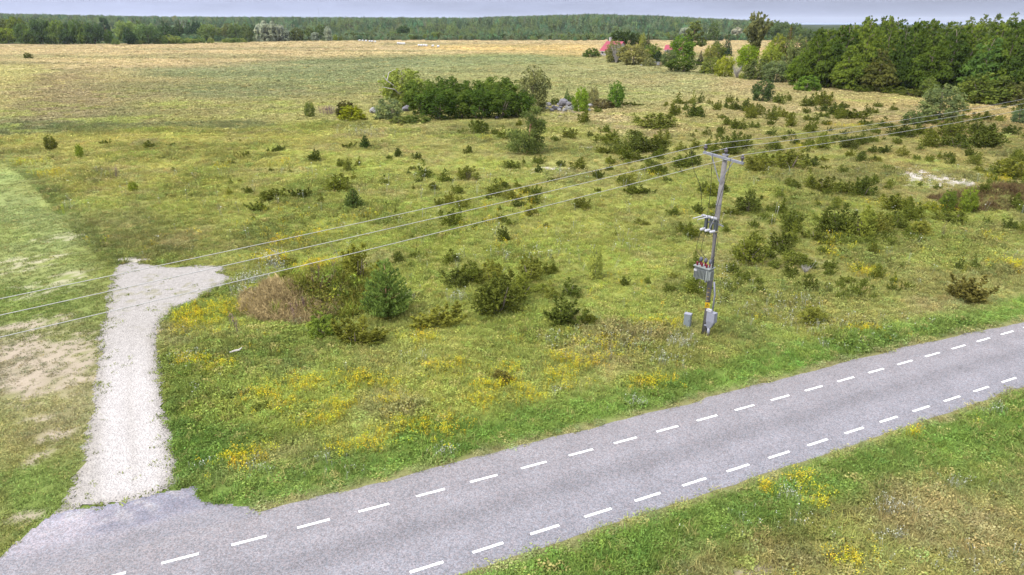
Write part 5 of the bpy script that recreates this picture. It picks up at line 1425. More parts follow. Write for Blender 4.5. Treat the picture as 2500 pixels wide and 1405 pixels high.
LN += [('ash_tree', 'egg', 268, 108, 24, 36, fcol(96, 124, 60), 'small fresh green tree past the dense dark stretch'), ('pine_tree', 'pine', 262, 100, 34, 54, fcol(70, 92, 64), 'dark pine behind the small fresh green tree'),
      ('oak_tree', 'round', 312, 105, 54, 54, fcol(128, 150, 86), 'pale green broad tree behind the dark conical one'), ('spruce_tree', 'alder', 318, 109, 36, 44, fcol(72, 96, 62), 'dark conical tree before the pale green broad tree'),
      ('oak_tree', 'round', 364, 108, 56, 50, fcol(108, 134, 84), 'round grey-green oak standing proud of the line'), ('oak_tree', 'alder', 346, 98, 40, 50, fcol(108, 128, 66), 'olive tree behind the round grey-green oak'),
      ('oak_tree', 'alder', 405, 100, 46, 50, fcol(76, 100, 60), 'dark tree with a peaked top before the dead tree'), ('oak_tree', 'alder', 428, 100, 36, 36, fcol(72, 96, 58), 'dark lower tree beside the dead tree'),
      ('spruce_tree', 'alder', 442, 96, 24, 48, fcol(78, 96, 58), 'narrow dark tree right behind the dead tree'), ('spruce_tree', 'alder', 464, 96, 26, 44, fcol(72, 98, 62), 'narrow spruce-like tree past the dead tree'),
      ('oak_tree', 'round', 484, 94, 28, 42, fcol(66, 92, 60), 'dark round-topped tree past the narrow one'), ('oak_tree', 'egg', 508, 100, 44, 44, fcol(118, 138, 78), 'green tree with pale young shoots below it'),
      ('aspen_tree', 'egg', 534, 100, 36, 34, fcol(116, 132, 72), 'pale yellow-green aspen in the tree line'), ('aspen_tree', 'egg', 560, 100, 34, 44, fcol(114, 122, 76), 'brownish aspen in the tree line'), ('oak_tree', 'egg', 578, 100, 38, 46, fcol(114, 134, 78), 'green aspen-like tree above the low willow bush'),
      ('birch_tree', 'egg', 606, 103, 28, 48, fcol(106, 122, 74), 'slender birch beside the parked white car'), ('oak_tree', 'egg', 622, 94, 26, 34, fcol(70, 92, 60), 'dark tree behind the parked white car'),
      ('silver_willow', 'willow', 648, 102, 46, 48, K_SILV, 'largest silvery white willow in front of the white house'), ('silver_willow', 'willow', 668, 101, 36, 46, fcol(168, 178, 156), 'silvery willow on the mast side of the largest one'), ('silver_willow', 'willow', 686, 101, 24, 42, fcol(170, 178, 160), 'narrow silvery willow close to the white house'),
      ('silver_willow', 'willow', 702, 101, 22, 30, fcol(160, 172, 152), 'small silvery willow past the white house'), ('aspen_tree', 'egg', 726, 101, 34, 34, fcol(98, 108, 58), 'olive tree beside the small silvery willow'),
      ('silver_willow', 'willow', 771, 101, 20, 23, fcol(162, 174, 152), 'small round silvery willow alone at the field edge'), ('silver_willow', 'willow', 802, 101, 22, 34, fcol(168, 180, 158), 'upright silvery willow alone at the field edge'),
      ('field_shrub', 'bush', 819, 99, 13, 15, fcol(142, 158, 66), 'small yellow-green shrub past the upright silvery willow'), ('field_shrub', 'bush', 832, 99, 10, 11, fcol(132, 146, 66), 'tiny yellow-green shrub near the hay bales'),
      ('oak_tree', 'egg', 757, 98, 26, 32, fcol(100, 116, 62), 'olive tree behind the small round silvery willow'), ('oak_tree', 'egg', 785, 96, 30, 38, fcol(98, 116, 64), 'green tree between the two lone silvery willows'),
      ('oak_tree', 'round', 985, 90, 30, 26, fcol(72, 98, 54), 'dark round oak in the face of the far forest'), ('spruce_tree', 'spruce', 1252, 88, 12, 26, fcol(56, 80, 56), 'dark pointed spruce in the face of the far forest')]
for i, (px, w, h) in enumerate(((385, 26, 16), (400, 30, 22), (416, 30, 24), (432, 30, 20), (448, 28, 14), (462, 30, 14), (478, 26, 12), (492, 22, 18), (515, 18, 14), (556, 26, 12), (575, 30, 13), (590, 26, 12), (330, 18, 14), (283, 20, 16), (345, 24, 10))):
    LN.append(('willow_shrub', 'bush', px, 108 - (px - 380) * .016, w, h, (fcol(142, 160, 84), fcol(124, 148, 78), fcol(152, 166, 88))[i % 3], 'low willow bush before the tree line, %s laid out' % ON[i]))
for i, (nm, kd, px, py, w, h, c, lab) in enumerate(LN):
    T(nm, kd, px, py, w, h, c, lab.replace(', %s laid out' % ON[max(i - len(LN) + 15, 0)], ', %s of the low bushes' % ON[max(i - len(LN) + 15, 0)]), 'bush' if 'shrub' in nm else 'tree', GL, seed=500 + i, back=0)
# young trees along the foot of the far forest
rg = random.Random(21)
for i in range(88):
    px = 850 + i * 12 + rg.uniform(-4, 4)
    if 1475 < px < 1560 or px > 1905: continue
    c = rg.choice([fcol(92, 108, 58), fcol(78, 98, 56), fcol(124, 142, 66), fcol(104, 112, 66), fcol(86, 100, 54)])
    T('young_tree', rg.choice(['egg', 'bush', 'alder']), px, 97.5 - (px < 1000) * (1000 - px) * .012, rg.uniform(15, 22), rg.uniform(10, 16) + (5 if rg.random() < .15 else 0), c, 'young tree in the row along the foot of the far forest', 'tree', 'young trees along the foot of the far forest', seed=600 + i, back=0)

# dead white tree
bare_branches('dead_tree', 448, 93, 46, M_DEADWOOD, 'white dead trunk with bare branches in the tree line', 'tree', [
    ([(0, 0, -8), (0, 20, -8), (1, 44, -8)], .55), ([(0, 14, -8), (6, 24, -8)], .2), ([(0, 20, -8), (8, 26, -8), (11, 34, -8)], .25), ([(0, 24, -8), (-5, 32, -8)], .2), ([(1, 32, -8), (6, 40, -8)], .2), ([(0, 10, -8), (9, 14, -8), (12, 20, -8)], .22)])
# white house behind the willows, and the car parked by it
p = at(676, 101.5); d = depth(p[0], p[1]); u = d / FPX
e = empty('white_house', (p[0], p[1] + 12, 0), .1)
MWH = plain('white_render', (.38, .38, .38), var=.05)
MB().box((0, 0, 2.2), (12, 7, 4.4)).obj('wall', MWH, e)
MB().add([(-6.5, -4, 4.2), (6.5, -4, 4.2), (6.5, 4, 4.2), (-6.5, 4, 4.2), (-6.5, 0, 7), (6.5, 0, 7)], [(0, 1, 5, 4), (2, 3, 4, 5), (1, 2, 5), (3, 0, 4), (0, 3, 2, 1)]).obj('roof', plain('grey_roof', (.25, .25, .27)), e)
for x in (-3.5, 0, 3.5):
    f = MB().box((x, -3.53, 2.2), (1.4, .08, 1.4)).obj('window', MWH, e); MB().box((x, -3.58, 2.2), (1.1, .04, 1.1)).obj('pane', plain('dark_pane', (.04, .045, .05), .2), f)
tag(e, 'white house half hidden behind the silvery willows', 'house')
p = at(627, 97); e = empty('parked_car', (p[0], p[1], h1(p[0], p[1])), .2)
MCAR = plain('white_car_paint', (.4, .4, .4), .35, var=.02)
MB().add([(-2.3, -.9, .35), (2.3, -.9, .35), (2.3, .9, .35), (-2.3, .9, .35), (-2.3, -.9, 1.0), (2.3, -.9, .9), (2.3, .9, .9), (-2.3, .9, 1.0)], [(0, 3, 2, 1), (4, 5, 6, 7), (0, 1, 5, 4), (1, 2, 6, 5), (2, 3, 7, 6), (3, 0, 4, 7)]).obj('body', MCAR, e)
MB().add([(-1.9, -.82, 1.0), (1.0, -.82, .95), (1.0, .82, .95), (-1.9, .82, 1.0), (-1.5, -.65, 1.65), (.3, -.65, 1.65), (.3, .65, 1.65), (-1.5, .65, 1.65)], [(4, 5, 6, 7), (0, 1, 5, 4), (1, 2, 6, 5), (2, 3, 7, 6), (3, 0, 4, 7)]).obj('cabin', plain('car_glass', (.05, .06, .07), .1), e)
for x in (-1.4, 1.4):
    for y in (-.85, .85):
        MB().tube([(x, y - .1, .33), (x, y + .1, .33)], .33, 12).obj('wheel', plain('tyre', (.03, .03, .03)), e)
tag(e, 'white car parked in shade beside the slender birch', 'car')

# wrapped hay bales
MBALE = plain('bale_wrap', (.42, .42, .42), .5, var=.04, scale=2)
def bale_mesh(seed):
    r = random.Random(seed); mb = MB(); n = 14; V = []; F = []
    prof = [(-.62, .0), (-.62, .52), (-.55, .62), (0, .655), (.55, .62), (.62, .52), (.62, 0)]
    for k, (x, rad) in enumerate(prof):
        for j in range(n):
            a = 6.283 * j / n; rr = rad * (1 + r.uniform(-.02, .02)); V.append((x, math.cos(a) * rr, .60 + math.sin(a) * rr * (.94 if math.sin(a) < 0 else 1)))
    for k in range(len(prof) - 1):
        for j in range(n): F.append((k * n + j, k * n + (j + 1) % n, (k + 1) * n + (j + 1) % n, (k + 1) * n + j))
    return mb.add(V, F).mesh('hay_bale', MBALE, True)
BM = [bale_mesh(1), bale_mesh(2)]
for g, rows in (('far', [(878, 101.6), (886, 102), (894, 102.5), (903, 103.2), (909, 104), (916, 104.7)]), ('middle', [(972, 108.8), (977, 109.4), (982, 109.4), (987, 109.8)]), ('near', [(1023, 113.4), (1029.5, 113.6), (1035, 113.8), (1041, 114.3), (1057, 115), (1070, 116)])):
    for i, (px, py) in enumerate(rows):
        p = at(px, py); o = link('hay_bale', BM[i % 2]); o.location = (p[0], p[1], h1(p[0], p[1]) - .03); o.rotation_euler = (0, 0, random.Random(px).uniform(-.6, .6)); o.scale = (1.25,) * 3
        tag(o, 'white wrapped hay bale, %s from the silvery willows in the %s row' % (ON[i], g), 'hay bale', 'white hay bales on the hay field')
# radio mast far beyond the forest
d = 4600.0; x = (812 - 1250) / FPX * d; p = (x, d / CP * .93, 0)
e = empty('radio_mast', (x, d, h1(x, d)))
hm = ztop(x, d, 19) - h1(x, d); mb = MB()
for k in range(3):
    a = k * 2.094; mb.tube([(math.cos(a) * 1.0, math.sin(a) * 1.0, 0), (math.cos(a) * .7, math.sin(a) * .7, hm)], .22, 4)
mb.obj('legs', plain('mast_steel', (.22, .23, .26), .5), e)
mb = MB()
for k in range(int(hm / 4)):
    z = k * 4; mb.tube([(1, 0, z), (-.5, .87, z + 2), (-.5, -.87, z + 4), (1, 0, z + 4)], .12, 3, False)
mb.obj('bracing', bpy.data.materials['mast_steel'], e)
MB().tube([(0, 0, hm), (0, 0, hm + 4)], .15, 5).obj('antenna', bpy.data.materials['mast_steel'], e)
tag(e, 'very thin radio mast standing above the far forest', 'mast')

# ------------------------------------------------------------------ the far forest
def far_tree(seed, con):
    rng = np.random.default_rng(seed)
    if con:
        C, R = crown_points(lambda t: .5 * np.clip(1.02 - t, .03, 1) ** .75 * np.clip(t * 6 + .4, 0, 1), 26, rng, .08, .99)
    else:
        C, R = crown_points(dome, 16, rng, .1, .95)
    return clump_crown('far_crown', C, np.clip(R, .06, .26), 13, .10, rng, M_FARL, up=.5)
M_FARL = tint_mat('far_leaves', .2, .62, 1.4)
FP = [far_tree(s, s < 4) for s in range(7)]
rng = np.random.default_rng(4)
PX = []
for (ya, yb, n) in ((655, 800, 4000), (800, 1150, 5600), (1150, 2400, 7000), (2400, 5000, 5000)):
    y = ya + (yb - ya) * rng.random(n); a = rng.uniform(-.95, .98, n); PX.append(np.stack([a * y, y], 1))
XY = np.concatenate(PX)
px = 1250 + FPX * XY[:, 0] / (XY[:, 1] * CP)
XY = XY[(px < 1905 + 40 * rng.normal(size=len(px)) * .4) | (XY[:, 1] < 660)]
# along the flank of the hay field the forest starts nearer
XL = np.stack([rng.uniform(-620, -190, 2600), rng.uniform(640, 720, 2600)], 1)
XY = np.concatenate([XY, XL])
cz = canopy(XY[:, 0], XY[:, 1]); gz = height(XY[:, 0], XY[:, 1])
hh = np.clip(cz - gz, 4.5, 17) * rng.uniform(.74, 1.18, len(XY))
ww = np.clip(hh * rng.uniform(.42, .80, len(XY)), 4.5, 12) * (1 + .5 * sstep(1200, 3000, XY[:, 1]))
tcol_ = lin((112, 134, 94))[None, :] * F_GAIN * rng.uniform(.5, 1.5, (len(XY), 1)) * (1 + .16 * rng.normal(size=(len(XY), 3)) * np.array([1, .3, .6]))
lt = (fbm(XY[:, 0] / 90, XY[:, 1] / 90, 700, 3) > .56) & (rng.random(len(XY)) < .5)
tcol_[lt] = lin((126, 144, 84)) * F_GAIN * rng.uniform(.85, 1.2, (lt.sum(), 1))
scatter('far_forest', np.stack([XY[:, 0], XY[:, 1], gz - .2], 1), np.stack([ww, ww, hh], 1), np.stack([np.zeros(len(XY)), np.zeros(len(XY)), rng.uniform(0, 6.28, len(XY))], 1), np.clip(tcol_, .004, 1), FP,
        'wide green pine forest filling the distance behind the hay field', 'forest', seed=3)

# ------------------------------------------------------------------ the transformer pole and the lines
PB = at(1718, 823); PZ = h1(PB[0], PB[1])
LA = math.radians(39.54)
VV = np.array([math.cos(LA), math.sin(LA), 0.0]); UU = np.array([VV[1], -VV[0], 0.0]); WW = -VV    # along the line; along the crossarm; towards the seen face
RR = np.stack([UU, WW, np.array([0, 0, 1.0])], 1)      # local (u, w, z) -> world
def L3(u, w, z): return UU * u + WW * w + np.array([0, 0, z])
M_POLE = plain('weathered_pole', (0.150, 0.141, 0.137), rough=0.9, var=0.22, scale=5, bump=0.3)
M_GALV = plain('galvanised', (0.205, 0.21, 0.24), rough=0.5, metal=0.35, var=0.08, scale=8)
M_PORC = plain('white_porcelain', (0.36, 0.36, 0.39), rough=0.25, var=0.03, spec=0.5)
M_INSB = plain('brown_porcelain', (0.065, 0.055, 0.065), rough=0.3, var=0.1, spec=0.5)
M_TANK = plain('grey_enamel', (0.205, 0.222, 0.212), rough=0.45, var=0.04, scale=3)
M_TANKD = plain('dark_enamel_fin_shade', (0.06, 0.068, 0.07), rough=0.5, var=0.04, scale=3)  # dark grey of lid rim and fuse bodies; also paints shade between the fins
M_RED = plain('red_insulator', (0.13, 0.014, 0.024), rough=0.35, var=0.06)
M_CAPG = plain('bushing_cover', (0.075, 0.08, 0.10), rough=0.5, var=0.08)
M_BLACKW = plain('black_cable', (0.02, 0.02, 0.02), rough=0.6, var=0.05)
M_WIRE = plain('bare_conductor', (0.40, 0.395, 0.38), rough=0.5, metal=0.2, var=0.03)
M_BOX = plain('meter_grey', (0.205, 0.21, 0.255), rough=0.5, var=0.03)
M_CAB = plain('cabinet_grey', (0.155, 0.18, 0.19), rough=0.5, var=0.03)
M_SIGNY = plain('sign_yellow', (0.42, 0.27, 0.008), rough=0.5, var=0.02)
M_TAGS = plain('tag_ochre', (0.30, 0.21, 0.07), rough=0.6, var=0.05)
M_STRAP = plain('yellow_strap', (0.30, 0.27, 0.12), rough=0.6, var=0.05)

pole = empty('utility_pole', (PB[0], PB[1], PZ))
POLE_H = 9.36
MB().tube([L3(0, 0, -.2), L3(.01, 0, 3), L3(0, .02, 6), L3(.06, -.04, POLE_H)], [.155, .145, .13, .115], 14).obj('pole_shaft', M_POLE, pole, True)
TILT = .099
def arm(u, dz=0, w=.19): return L3(u + .06, w - .04, POLE_H - .10 - TILT * u + dz)
Ra = np.stack([unit(UU - np.array([0, 0, TILT])), WW, unit(np.cross(UU - np.array([0, 0, TILT]), WW))], 1)
MB().box(arm(0), (2.24, .11, .11), Ra).obj('crossarm', M_GALV, pole)
for s in (-1, 1):
    MB().box((arm(s * .62) + L3(.04, .17, POLE_H - 1.25)) / 2 + WW * .05, (.045, .02, 1.28), np.stack([unit(np.cross(unit(arm(s * .62) - L3(.04, .17, POLE_H - 1.25)), WW)), WW, unit(arm(s * .62) - L3(.04, .17, POLE_H - 1.25))], 1)).obj('brace', M_GALV, pole)
INS = []
for k, (u, w, z0) in enumerate(((-1.03, .19, .055), (0, -.02, .12), (1.03, .19, .055))):
    b = arm(u, z0, w) if k != 1 else L3(.06, -.04, POLE_H)
    mb = MB().tube([b, b + (0, 0, .10)], .025, 6)
    i = mb.obj('insulator', M_GALV, pole)
    rr = [(.0, .045), (.05, .075), (.09, .055), (.11, .105), (.16, .085), (.175, .055), (.20, .075), (.24, .05), (.27, .035)]
    MB().tube([b + (0, 0, .06 + z) for z, _ in rr], [r for _, r in rr], 12).obj('porcelain', M_INSB, i, True)
    MB().tube([b + (0, 0, .29), b + (0, 0, .34)], [.05, .035], 8).obj('wire_clamp', M_PORC, i)
    INS.append(b + np.array([0, 0, .33]))
if True:
    mb = MB().box(L3(.06, -.04, POLE_H + .02), (.30, .16, .05), RR).obj('top_bracket', M_GALV, pole)
# straps, tags and the warning sign
def ringz(z, r, h, mat, nm): return MB().tube([L3(0.01, .0, z - h / 2), L3(0.01, .0, z + h / 2)], r, 14).obj(nm, mat, pole, True)
ringz(5.60, .145, .06, M_STRAP, 'strap'); ringz(6.95, .142, .02, M_GALV, 'strap')
CAMDIR = unit(np.array([-PB[0], -PB[1], 0.0])); SIDE = np.array([-CAMDIR[1], CAMDIR[0], 0])
for z, s in ((2.62, .05), (2.40, .045), (2.17, .045), (1.96, .04)):
    MB().box(CAMDIR * .155 - SIDE * .02 + (0, 0, z), (.11, .01, s), np.stack([SIDE, CAMDIR, (0, 0, 1.0)], 1)).obj('tag_plate', M_TAGS, pole)
RS = np.stack([SIDE, CAMDIR, np.array([0, 0, 1.0])], 1)
sg = MB().box(CAMDIR * .162 - SIDE * .0 + (0, 0, 1.70), (.235, .012, .31), RS).obj('warning_sign', M_SIGNY, pole)
def sg2(x, z): return CAMDIR * .171 + SIDE * x + np.array([0, 0, 1.70 + z])
tri = [sg2(-.085, -.06), sg2(.085, -.06), sg2(0, .10)]; ti = [sg2(-.052, -.04), sg2(.052, -.04), sg2(0, .058)]
MB().add(tri + ti, [(0, 1, 4, 3), (1, 2, 5, 4), (2, 0, 3, 5)]).obj('triangle_mark', M_BLACKW, sg)
MB().add([sg2(-.006, .045), sg2(.014, .04), sg2(.0, .005), sg2(.018, .005), sg2(-.006, -.038), sg2(.0, -.006), sg2(-.016, -.006)], [(0, 6, 2, 1), (2, 6, 5, 3), (3, 5, 4)]).obj('bolt_mark', M_BLACKW, sg)
MB().add([sg2(-.08, -.085), sg2(.08, -.085), sg2(.08, -.105), sg2(-.08, -.105)], [(0, 3, 2, 1)]).obj('text_line', M_BLACKW, sg)
# cable guard and jacketed cable down the shaft
def wtube(nm, pts, r, mat, parent, n=6): return MB().tube(pts, r, n).obj(nm, mat, parent, True)
tag(pole, 'weathered wooden pole with steel crossarm rising from the meadow near the road', 'utility pole')

# switch gear: three fuse cut-outs on the seen face
SWZ = 6.02
sw = empty('fuse_switch', (PB[0], PB[1], PZ))
MB().box(L3(-.05, .20, SWZ + .02), (.74, .07, .07), RR).obj('bracket', M_GALV, sw)
for k, u in enumerate((-.36, -.08, .20)):
    MB().box(L3(u, .34, SWZ - .02), (.13, .12, .52), RR).obj('fuse_body', M_TANKD, sw)
    for dz, tl in ((.30, .16), (-.30, .13)):
        b = L3(u, .34, SWZ + dz)
        rr = [(0, .05), (.05, .085), (.10, .06), (.15, .09), (.20, .06), (.25, .075), (.30, .04)]
        dr = unit(WW * .75 + UU * (-.35) + np.array([0, 0, .30 if dz > 0 else -.10]))
        MB().tube([b + dr * z for z, _ in rr], [r for _, r in rr], 10).obj('porcelain', M_PORC, sw, True)
    MB().tube([L3(u - .05, .56, SWZ + .38), L3(u - .35, .98, SWZ + .26)] if k < 2 else [L3(u, .56, SWZ + .32), L3(u - .1, .66, SWZ - .1)], .022, 6).obj('blade_arm', M_PORC if k < 2 else M_GALV, sw)
MB().tube([L3(.20, -.02, SWZ - .05), L3(.34, -.10, SWZ - .12)], .03, 6).obj('lever', M_GALV, sw)
tag(sw, 'grey fuse switches with white porcelain insulators clamped on the pole', 'switch')

# the transformer hung on the seen face of the pole
tr = empty('pole_transformer', (PB[0], PB[1], PZ))
TU, TW, TZ = -.10, .56, 3.52
tank = MB().box(L3(TU, TW, TZ), (1.02, .44, .74), RR).obj('tank', M_TANK, tr)
MB().box(L3(TU, TW, TZ + .40), (1.16, .60, .06), RR).obj('lid', M_TANK, tr)
MB().box(L3(TU, TW, TZ + .352), (1.10, .54, .03), RR).obj('lid_rim', M_TANKD, tr)
for k in range(8):
    MB().box(L3(TU - .41 + k * .100, TW + .31, TZ - .02), (.030, .18, .56), RR).obj('cooling_fin', M_TANK, tr)
MB().box(L3(TU + .40, TW + .262, TZ - .02), (.10, .08, .60), RR).obj('corner_post', M_TANK, tr)
MB().box(L3(TU - .06, TW + .229, TZ - .02), (.80, .014, .60), RR).obj('fin_gap_shade', M_TANKD, tr)  # dark sheet on the tank face: shade of the fin gaps put in as colour
for k in range(5):
    MB().box(L3(TU + .56, TW - .17 + k * .085, TZ - .02), (.10, .028, .56), RR).obj('cooling_fin', M_TANK, tr)
MB().box(L3(TU - .34, TW + .408, TZ + .20), (.20, .012, .13), RR).obj('rating_plate', M_PORC, tr)
MB().box(L3(TU, .22, TZ - .28), (.30, .26, .10), RR).obj('mount_bracket', M_GALV, tr); MB().box(L3(TU, .22, TZ + .22), (.30, .26, .08), RR).obj('mount_bracket', M_GALV, tr)
MB().box(L3(TU - .34, TW, TZ - .42), (.08, .50, .10), RR).box(L3(TU + .34, TW, TZ - .42), (.08, .50, .10), RR).obj('foot_rails', M_GALV, tr)
HVT = []
for k, u in enumerate((-.34, 0.0, .34)):
    b = L3(TU + u, TW - .10, TZ + .43)
    rr = [(0, .07), (.03, .085), (.06, .055), (.10, .08), (.13, .05), (.17, .075), (.20, .05), (.24, .07)]
    i = MB().tube([b + (0, 0, z) for z, _ in rr], [r for _, r in rr], 10).obj('bushing', M_RED, tr, True)
    cc = [(.22, .05), (.24, .11), (.34, .115), (.44, .09), (.50, .03)]
    MB().tube([b + (0, 0, z) for z, _ in cc], [r for _, r in cc], 10).obj('cover_cap', M_CAPG, i, True)
    HVT.append(b + np.array([0, 0, .48]))
for k, u in enumerate((-.40, -.06, .28)):
    b = L3(TU + u, TW + .16, TZ + .43)
    rr = [(0, .05), (.03, .07), (.07, .05), (.11, .085), (.15, .05), (.19, .08), (.23, .05), (.25, .03)]
    MB().tube([b + (0, 0, z) for z, _ in rr], [r for _, r in rr], 10).obj('arrester', M_RED, tr, True)
MB().tube([L3(TU + .52, TW - .1, TZ + .40), L3(TU + .54, TW - .1, TZ + .98)], .035, 8).obj('expansion_stick', M_BLACKW, tr)
MB().tube([L3(TU + .50, TW + .05, TZ + .43), L3(TU + .52, TW + .05, TZ + .72)], .04, 8).obj('filler_neck', M_TANK, tr)
_tc = L3(TU + .10, .30, TZ - .05)
def _shrink(o):
    me = o.data; co = np.zeros(len(me.vertices) * 3, np.float32); me.vertices.foreach_get('co', co); co = co.reshape(-1, 3)
    me.vertices.foreach_set('co', (_tc + (co - _tc) * .82).astype(np.float32).ravel()); me.update()
    for ch in o.children: _shrink(ch)
for ch in tr.children: _shrink(ch)
HVT = [_tc + (h - _tc) * .82 for h in HVT]
tag(tr, 'grey pole transformer with red bushings and vertical cooling fins', 'transformer')

# low-voltage pipe, meter box with funnel, and pipe into the ground
mbx = empty('meter_box', (PB[0], PB[1], PZ))
wtube('cable_pipe', [L3(.50, .38, 3.15), L3(.50, .20, 2.4), L3(.42, .12, 1.50)], .045, M_BOX, mbx, 8)
MB().box(L3(.30, .20, 1.50), (.30, .16, .12), RR).obj('upper_box', M_PORC, mbx)
mb = MB(); R2 = RR
mb.box(L3(.42, .12, 1.16), (.46, .28, .52), R2); mb.obj('box', M_BOX, mbx)
lv = [L3(.42 + a, .12 + b, z) for z, k, o in ((.898, 1.0, 0), (.50, .42, -.10)) for a, b in ((-.23 * k + o, -.14 * k), (.23 * k + o, -.14 * k), (.23 * k + o, .14 * k), (-.23 * k + o, .14 * k))]
MB().add(lv, [(0, 1, 5, 4), (1, 2, 6, 5), (2, 3, 7, 6), (3, 0, 4, 7), (4, 5, 6, 7)]).obj('funnel', M_BOX, mbx)
MB().box(L3(.14, .10, .58), (.20, .10, .06), RR).obj('bracket', M_BOX, mbx)
wtube('ground_pipe', [L3(.32, .12, .50), L3(.31, .12, -.1)], .075, M_GALV, mbx, 10)
tag(mbx, 'grey meter box with funnel and pipes fixed beside the pole foot', 'meter box')

# line conductors: sag towards the neighbouring poles out of frame
base = np.array([PB[0], PB[1], PZ])
def cond_pt(k, s):
    p = base + INS[k]
    a = abs(s); S, sl = (79.7, .0399) if s < 0 else (92.7, .0411)
    return p + VV * s + np.array([0, 0, -sl * a + sl / S * a * a])
for k, lab in enumerate(('overhead wire on the far end of the crossarm', 'overhead wire on the pole top between the other two', 'overhead wire on the near end of the crossarm')):
    pts = [cond_pt(k, s) for s in np.concatenate([np.linspace(-79, -1, 40), np.linspace(0, 92, 40)])]
    o = MB().tube(pts, .0092, 6, False).obj('power_line', M_WIRE, None, True)
    tag(o, lab, 'wire', 'overhead wires')
# jumpers: from the wires to the switches and on to the bushings
def jumper(pts, lab, r=.011):
    P = [np.asarray(p) for p in pts]; Q = []
    for i in range(len(P) - 1):
        for t in np.linspace(0, 1, 7, endpoint=False):
            a, b, c, d = P[max(i - 1, 0)], P[i], P[i + 1], P[min(i + 2, len(P) - 1)]
            Q.append(.5 * ((2 * b) + (c - a) * t + (2 * a - 5 * b + 4 * c - d) * t * t + (3 * b - a - 3 * c + d) * t ** 3))
    Q.append(P[-1])
    tag(MB().tube(Q, r, 5).obj('jumper_wire', M_BLACKW, None, True), lab, 'wire', 'jumper wires')
sp = [base + L3(-.42, .62, SWZ + .40), base + L3(-.14, .62, SWZ + .40), base + L3(.16, .52, SWZ + .40)]
sb = [base + L3(-.44, .60, SWZ - .36), base + L3(-.16, .60, SWZ - .36), base + L3(.22, .40, SWZ - .36)]
for k, (s0, nm) in enumerate(((-1.15, 'far'), (-1.05, 'middle'), (-.95, 'near'))):
    a = cond_pt(k, s0); b = sp[k]
    m = a * .5 + b * .5 + np.array([0, 0, -.2]) + UU * (.22 if k == 0 else .05) * (1 if k < 2 else -.6)
    jumper([a, a * .72 + m * .28 + (0, 0, -.35), m, b * .8 + m * .2, b], 'black jumper hanging from the %s wire down to the switches' % nm)
    a, b = sb[k], base + HVT[k]
    if k < 2:
        jumper([a, a * .6 + b * .4 + WW * .10 - UU * .12, a * .25 + b * .75 + WW * .10 - UU * .2, b], 'black jumper looping from the switches to the %s bushing' % ('outer' if k == 0 else 'middle'))
    else:
        jumper([a, base + L3(.24, .10, SWZ - .7), base + L3(.22, .08, 4.9), base + L3(.30, .25, 4.5), b], 'black jumper running down the shaft to the inner bushing')

# cable cabinet in the grass
cp_ = at(1677, 809); e = empty('cable_cabinet', (cp_[0], cp_[1] + .08, h1(cp_[0], cp_[1])), -.55)
MB().box((0, 0, .36), (.36, .24, .90)).obj('cabinet_body', M_CAB, e); MB().box((0, 0, .825), (.40, .28, .04), None, .92).obj('cap', M_BOX, e)
dr = MB().box((0, -.128, .42), (.31, .014, .68)).obj('door', M_CAB, e); MB().box((.11, -.14, .48), (.03, .02, .07)).obj('lock', M_CAPG, dr)
tag(e, 'small grey cable cabinet standing in grass beside the pole', 'cabinet')
# weathered branch lying in the grass
wp = at(578, 868); e = empty('fallen_branch', (wp[0], wp[1], h1(wp[0], wp[1]) + .28), .5)
MB().tube([(-.30, 0, 0), (-.05, .03, .02), (.15, 0, .03), (.30, .12, .08)], [.03, .05, .045, .02], 7).obj('limb', M_DEADWOOD, e); MB().tube([(.1, 0, .03), (.22, -.06, .10)], [.02, .008], 5).obj('twig', M_DEADWOOD, e)
tag(e, 'pale weathered branch lying in grass beside the gravel drive', 'branch')
for i, (px, py, w, h, lab) in enumerate([(1965, 668, 26, 20, 'bare grey twigs in the grass near the dark pointed juniper'), (735, 770, 30, 26, 'bare pale twigs at the front foot of the earth mound'), (845, 700, 30, 22, 'bare twigs on the side of the earth mound towards the young pine')]):
    T('dry_twigs', 'twigs', px, py, w, h, K_TWIG, lab, 'twigs', seed=700 + i)

# ------------------------------------------------------------------ grass, herbs and flowers
M_GRASS = tint_mat('grass_blades', .34, .70, 1.30)
def tuft(seed, n, spread, hh, lean, wd, seg=2):
    rng = np.random.default_rng(seed); V = []; F = []; Q = []
    for k in range(n):
        a = rng.uniform(0, 6.28); r = spread * math.sqrt(rng.uniform()); b = np.array([math.cos(a) * r, math.sin(a) * r, 0])
        la = rng.uniform(0, 6.28); h = hh * rng.uniform(.5, 1.1); ln = lean * rng.uniform(.3, 1.3)
        d = np.array([math.cos(la) * ln, math.sin(la) * ln, 0]) * h; s = np.array([-math.sin(la), math.cos(la), 0]) * wd * rng.uniform(.7, 1.3)
        if rng.random() < .5: s = np.array([math.cos(la), math.sin(la), 0]) * wd
        m = b + d * .35 + np.array([0, 0, h * .6]); t = b + d + np.array([0, 0, h * (1 - .25 * ln)])
        i = len(V); V += [b - s, b + s, m + s * .8, m - s * .8, t]; F += [(i, i + 1, i + 2, i + 3), (i + 3, i + 2, i + 4, i + 4)]; Q += [rng.uniform()] * 5
    F2 = []
    for f in F:
        F2 += [(f[0], f[1], f[2]), (f[0], f[2], f[3])] if f[2] != f[3] else [(f[0], f[1], f[2])]
    return fast_mesh('tuft', np.array(V), np.array(F2), M_GRASS, {'rnd': np.array(Q)})
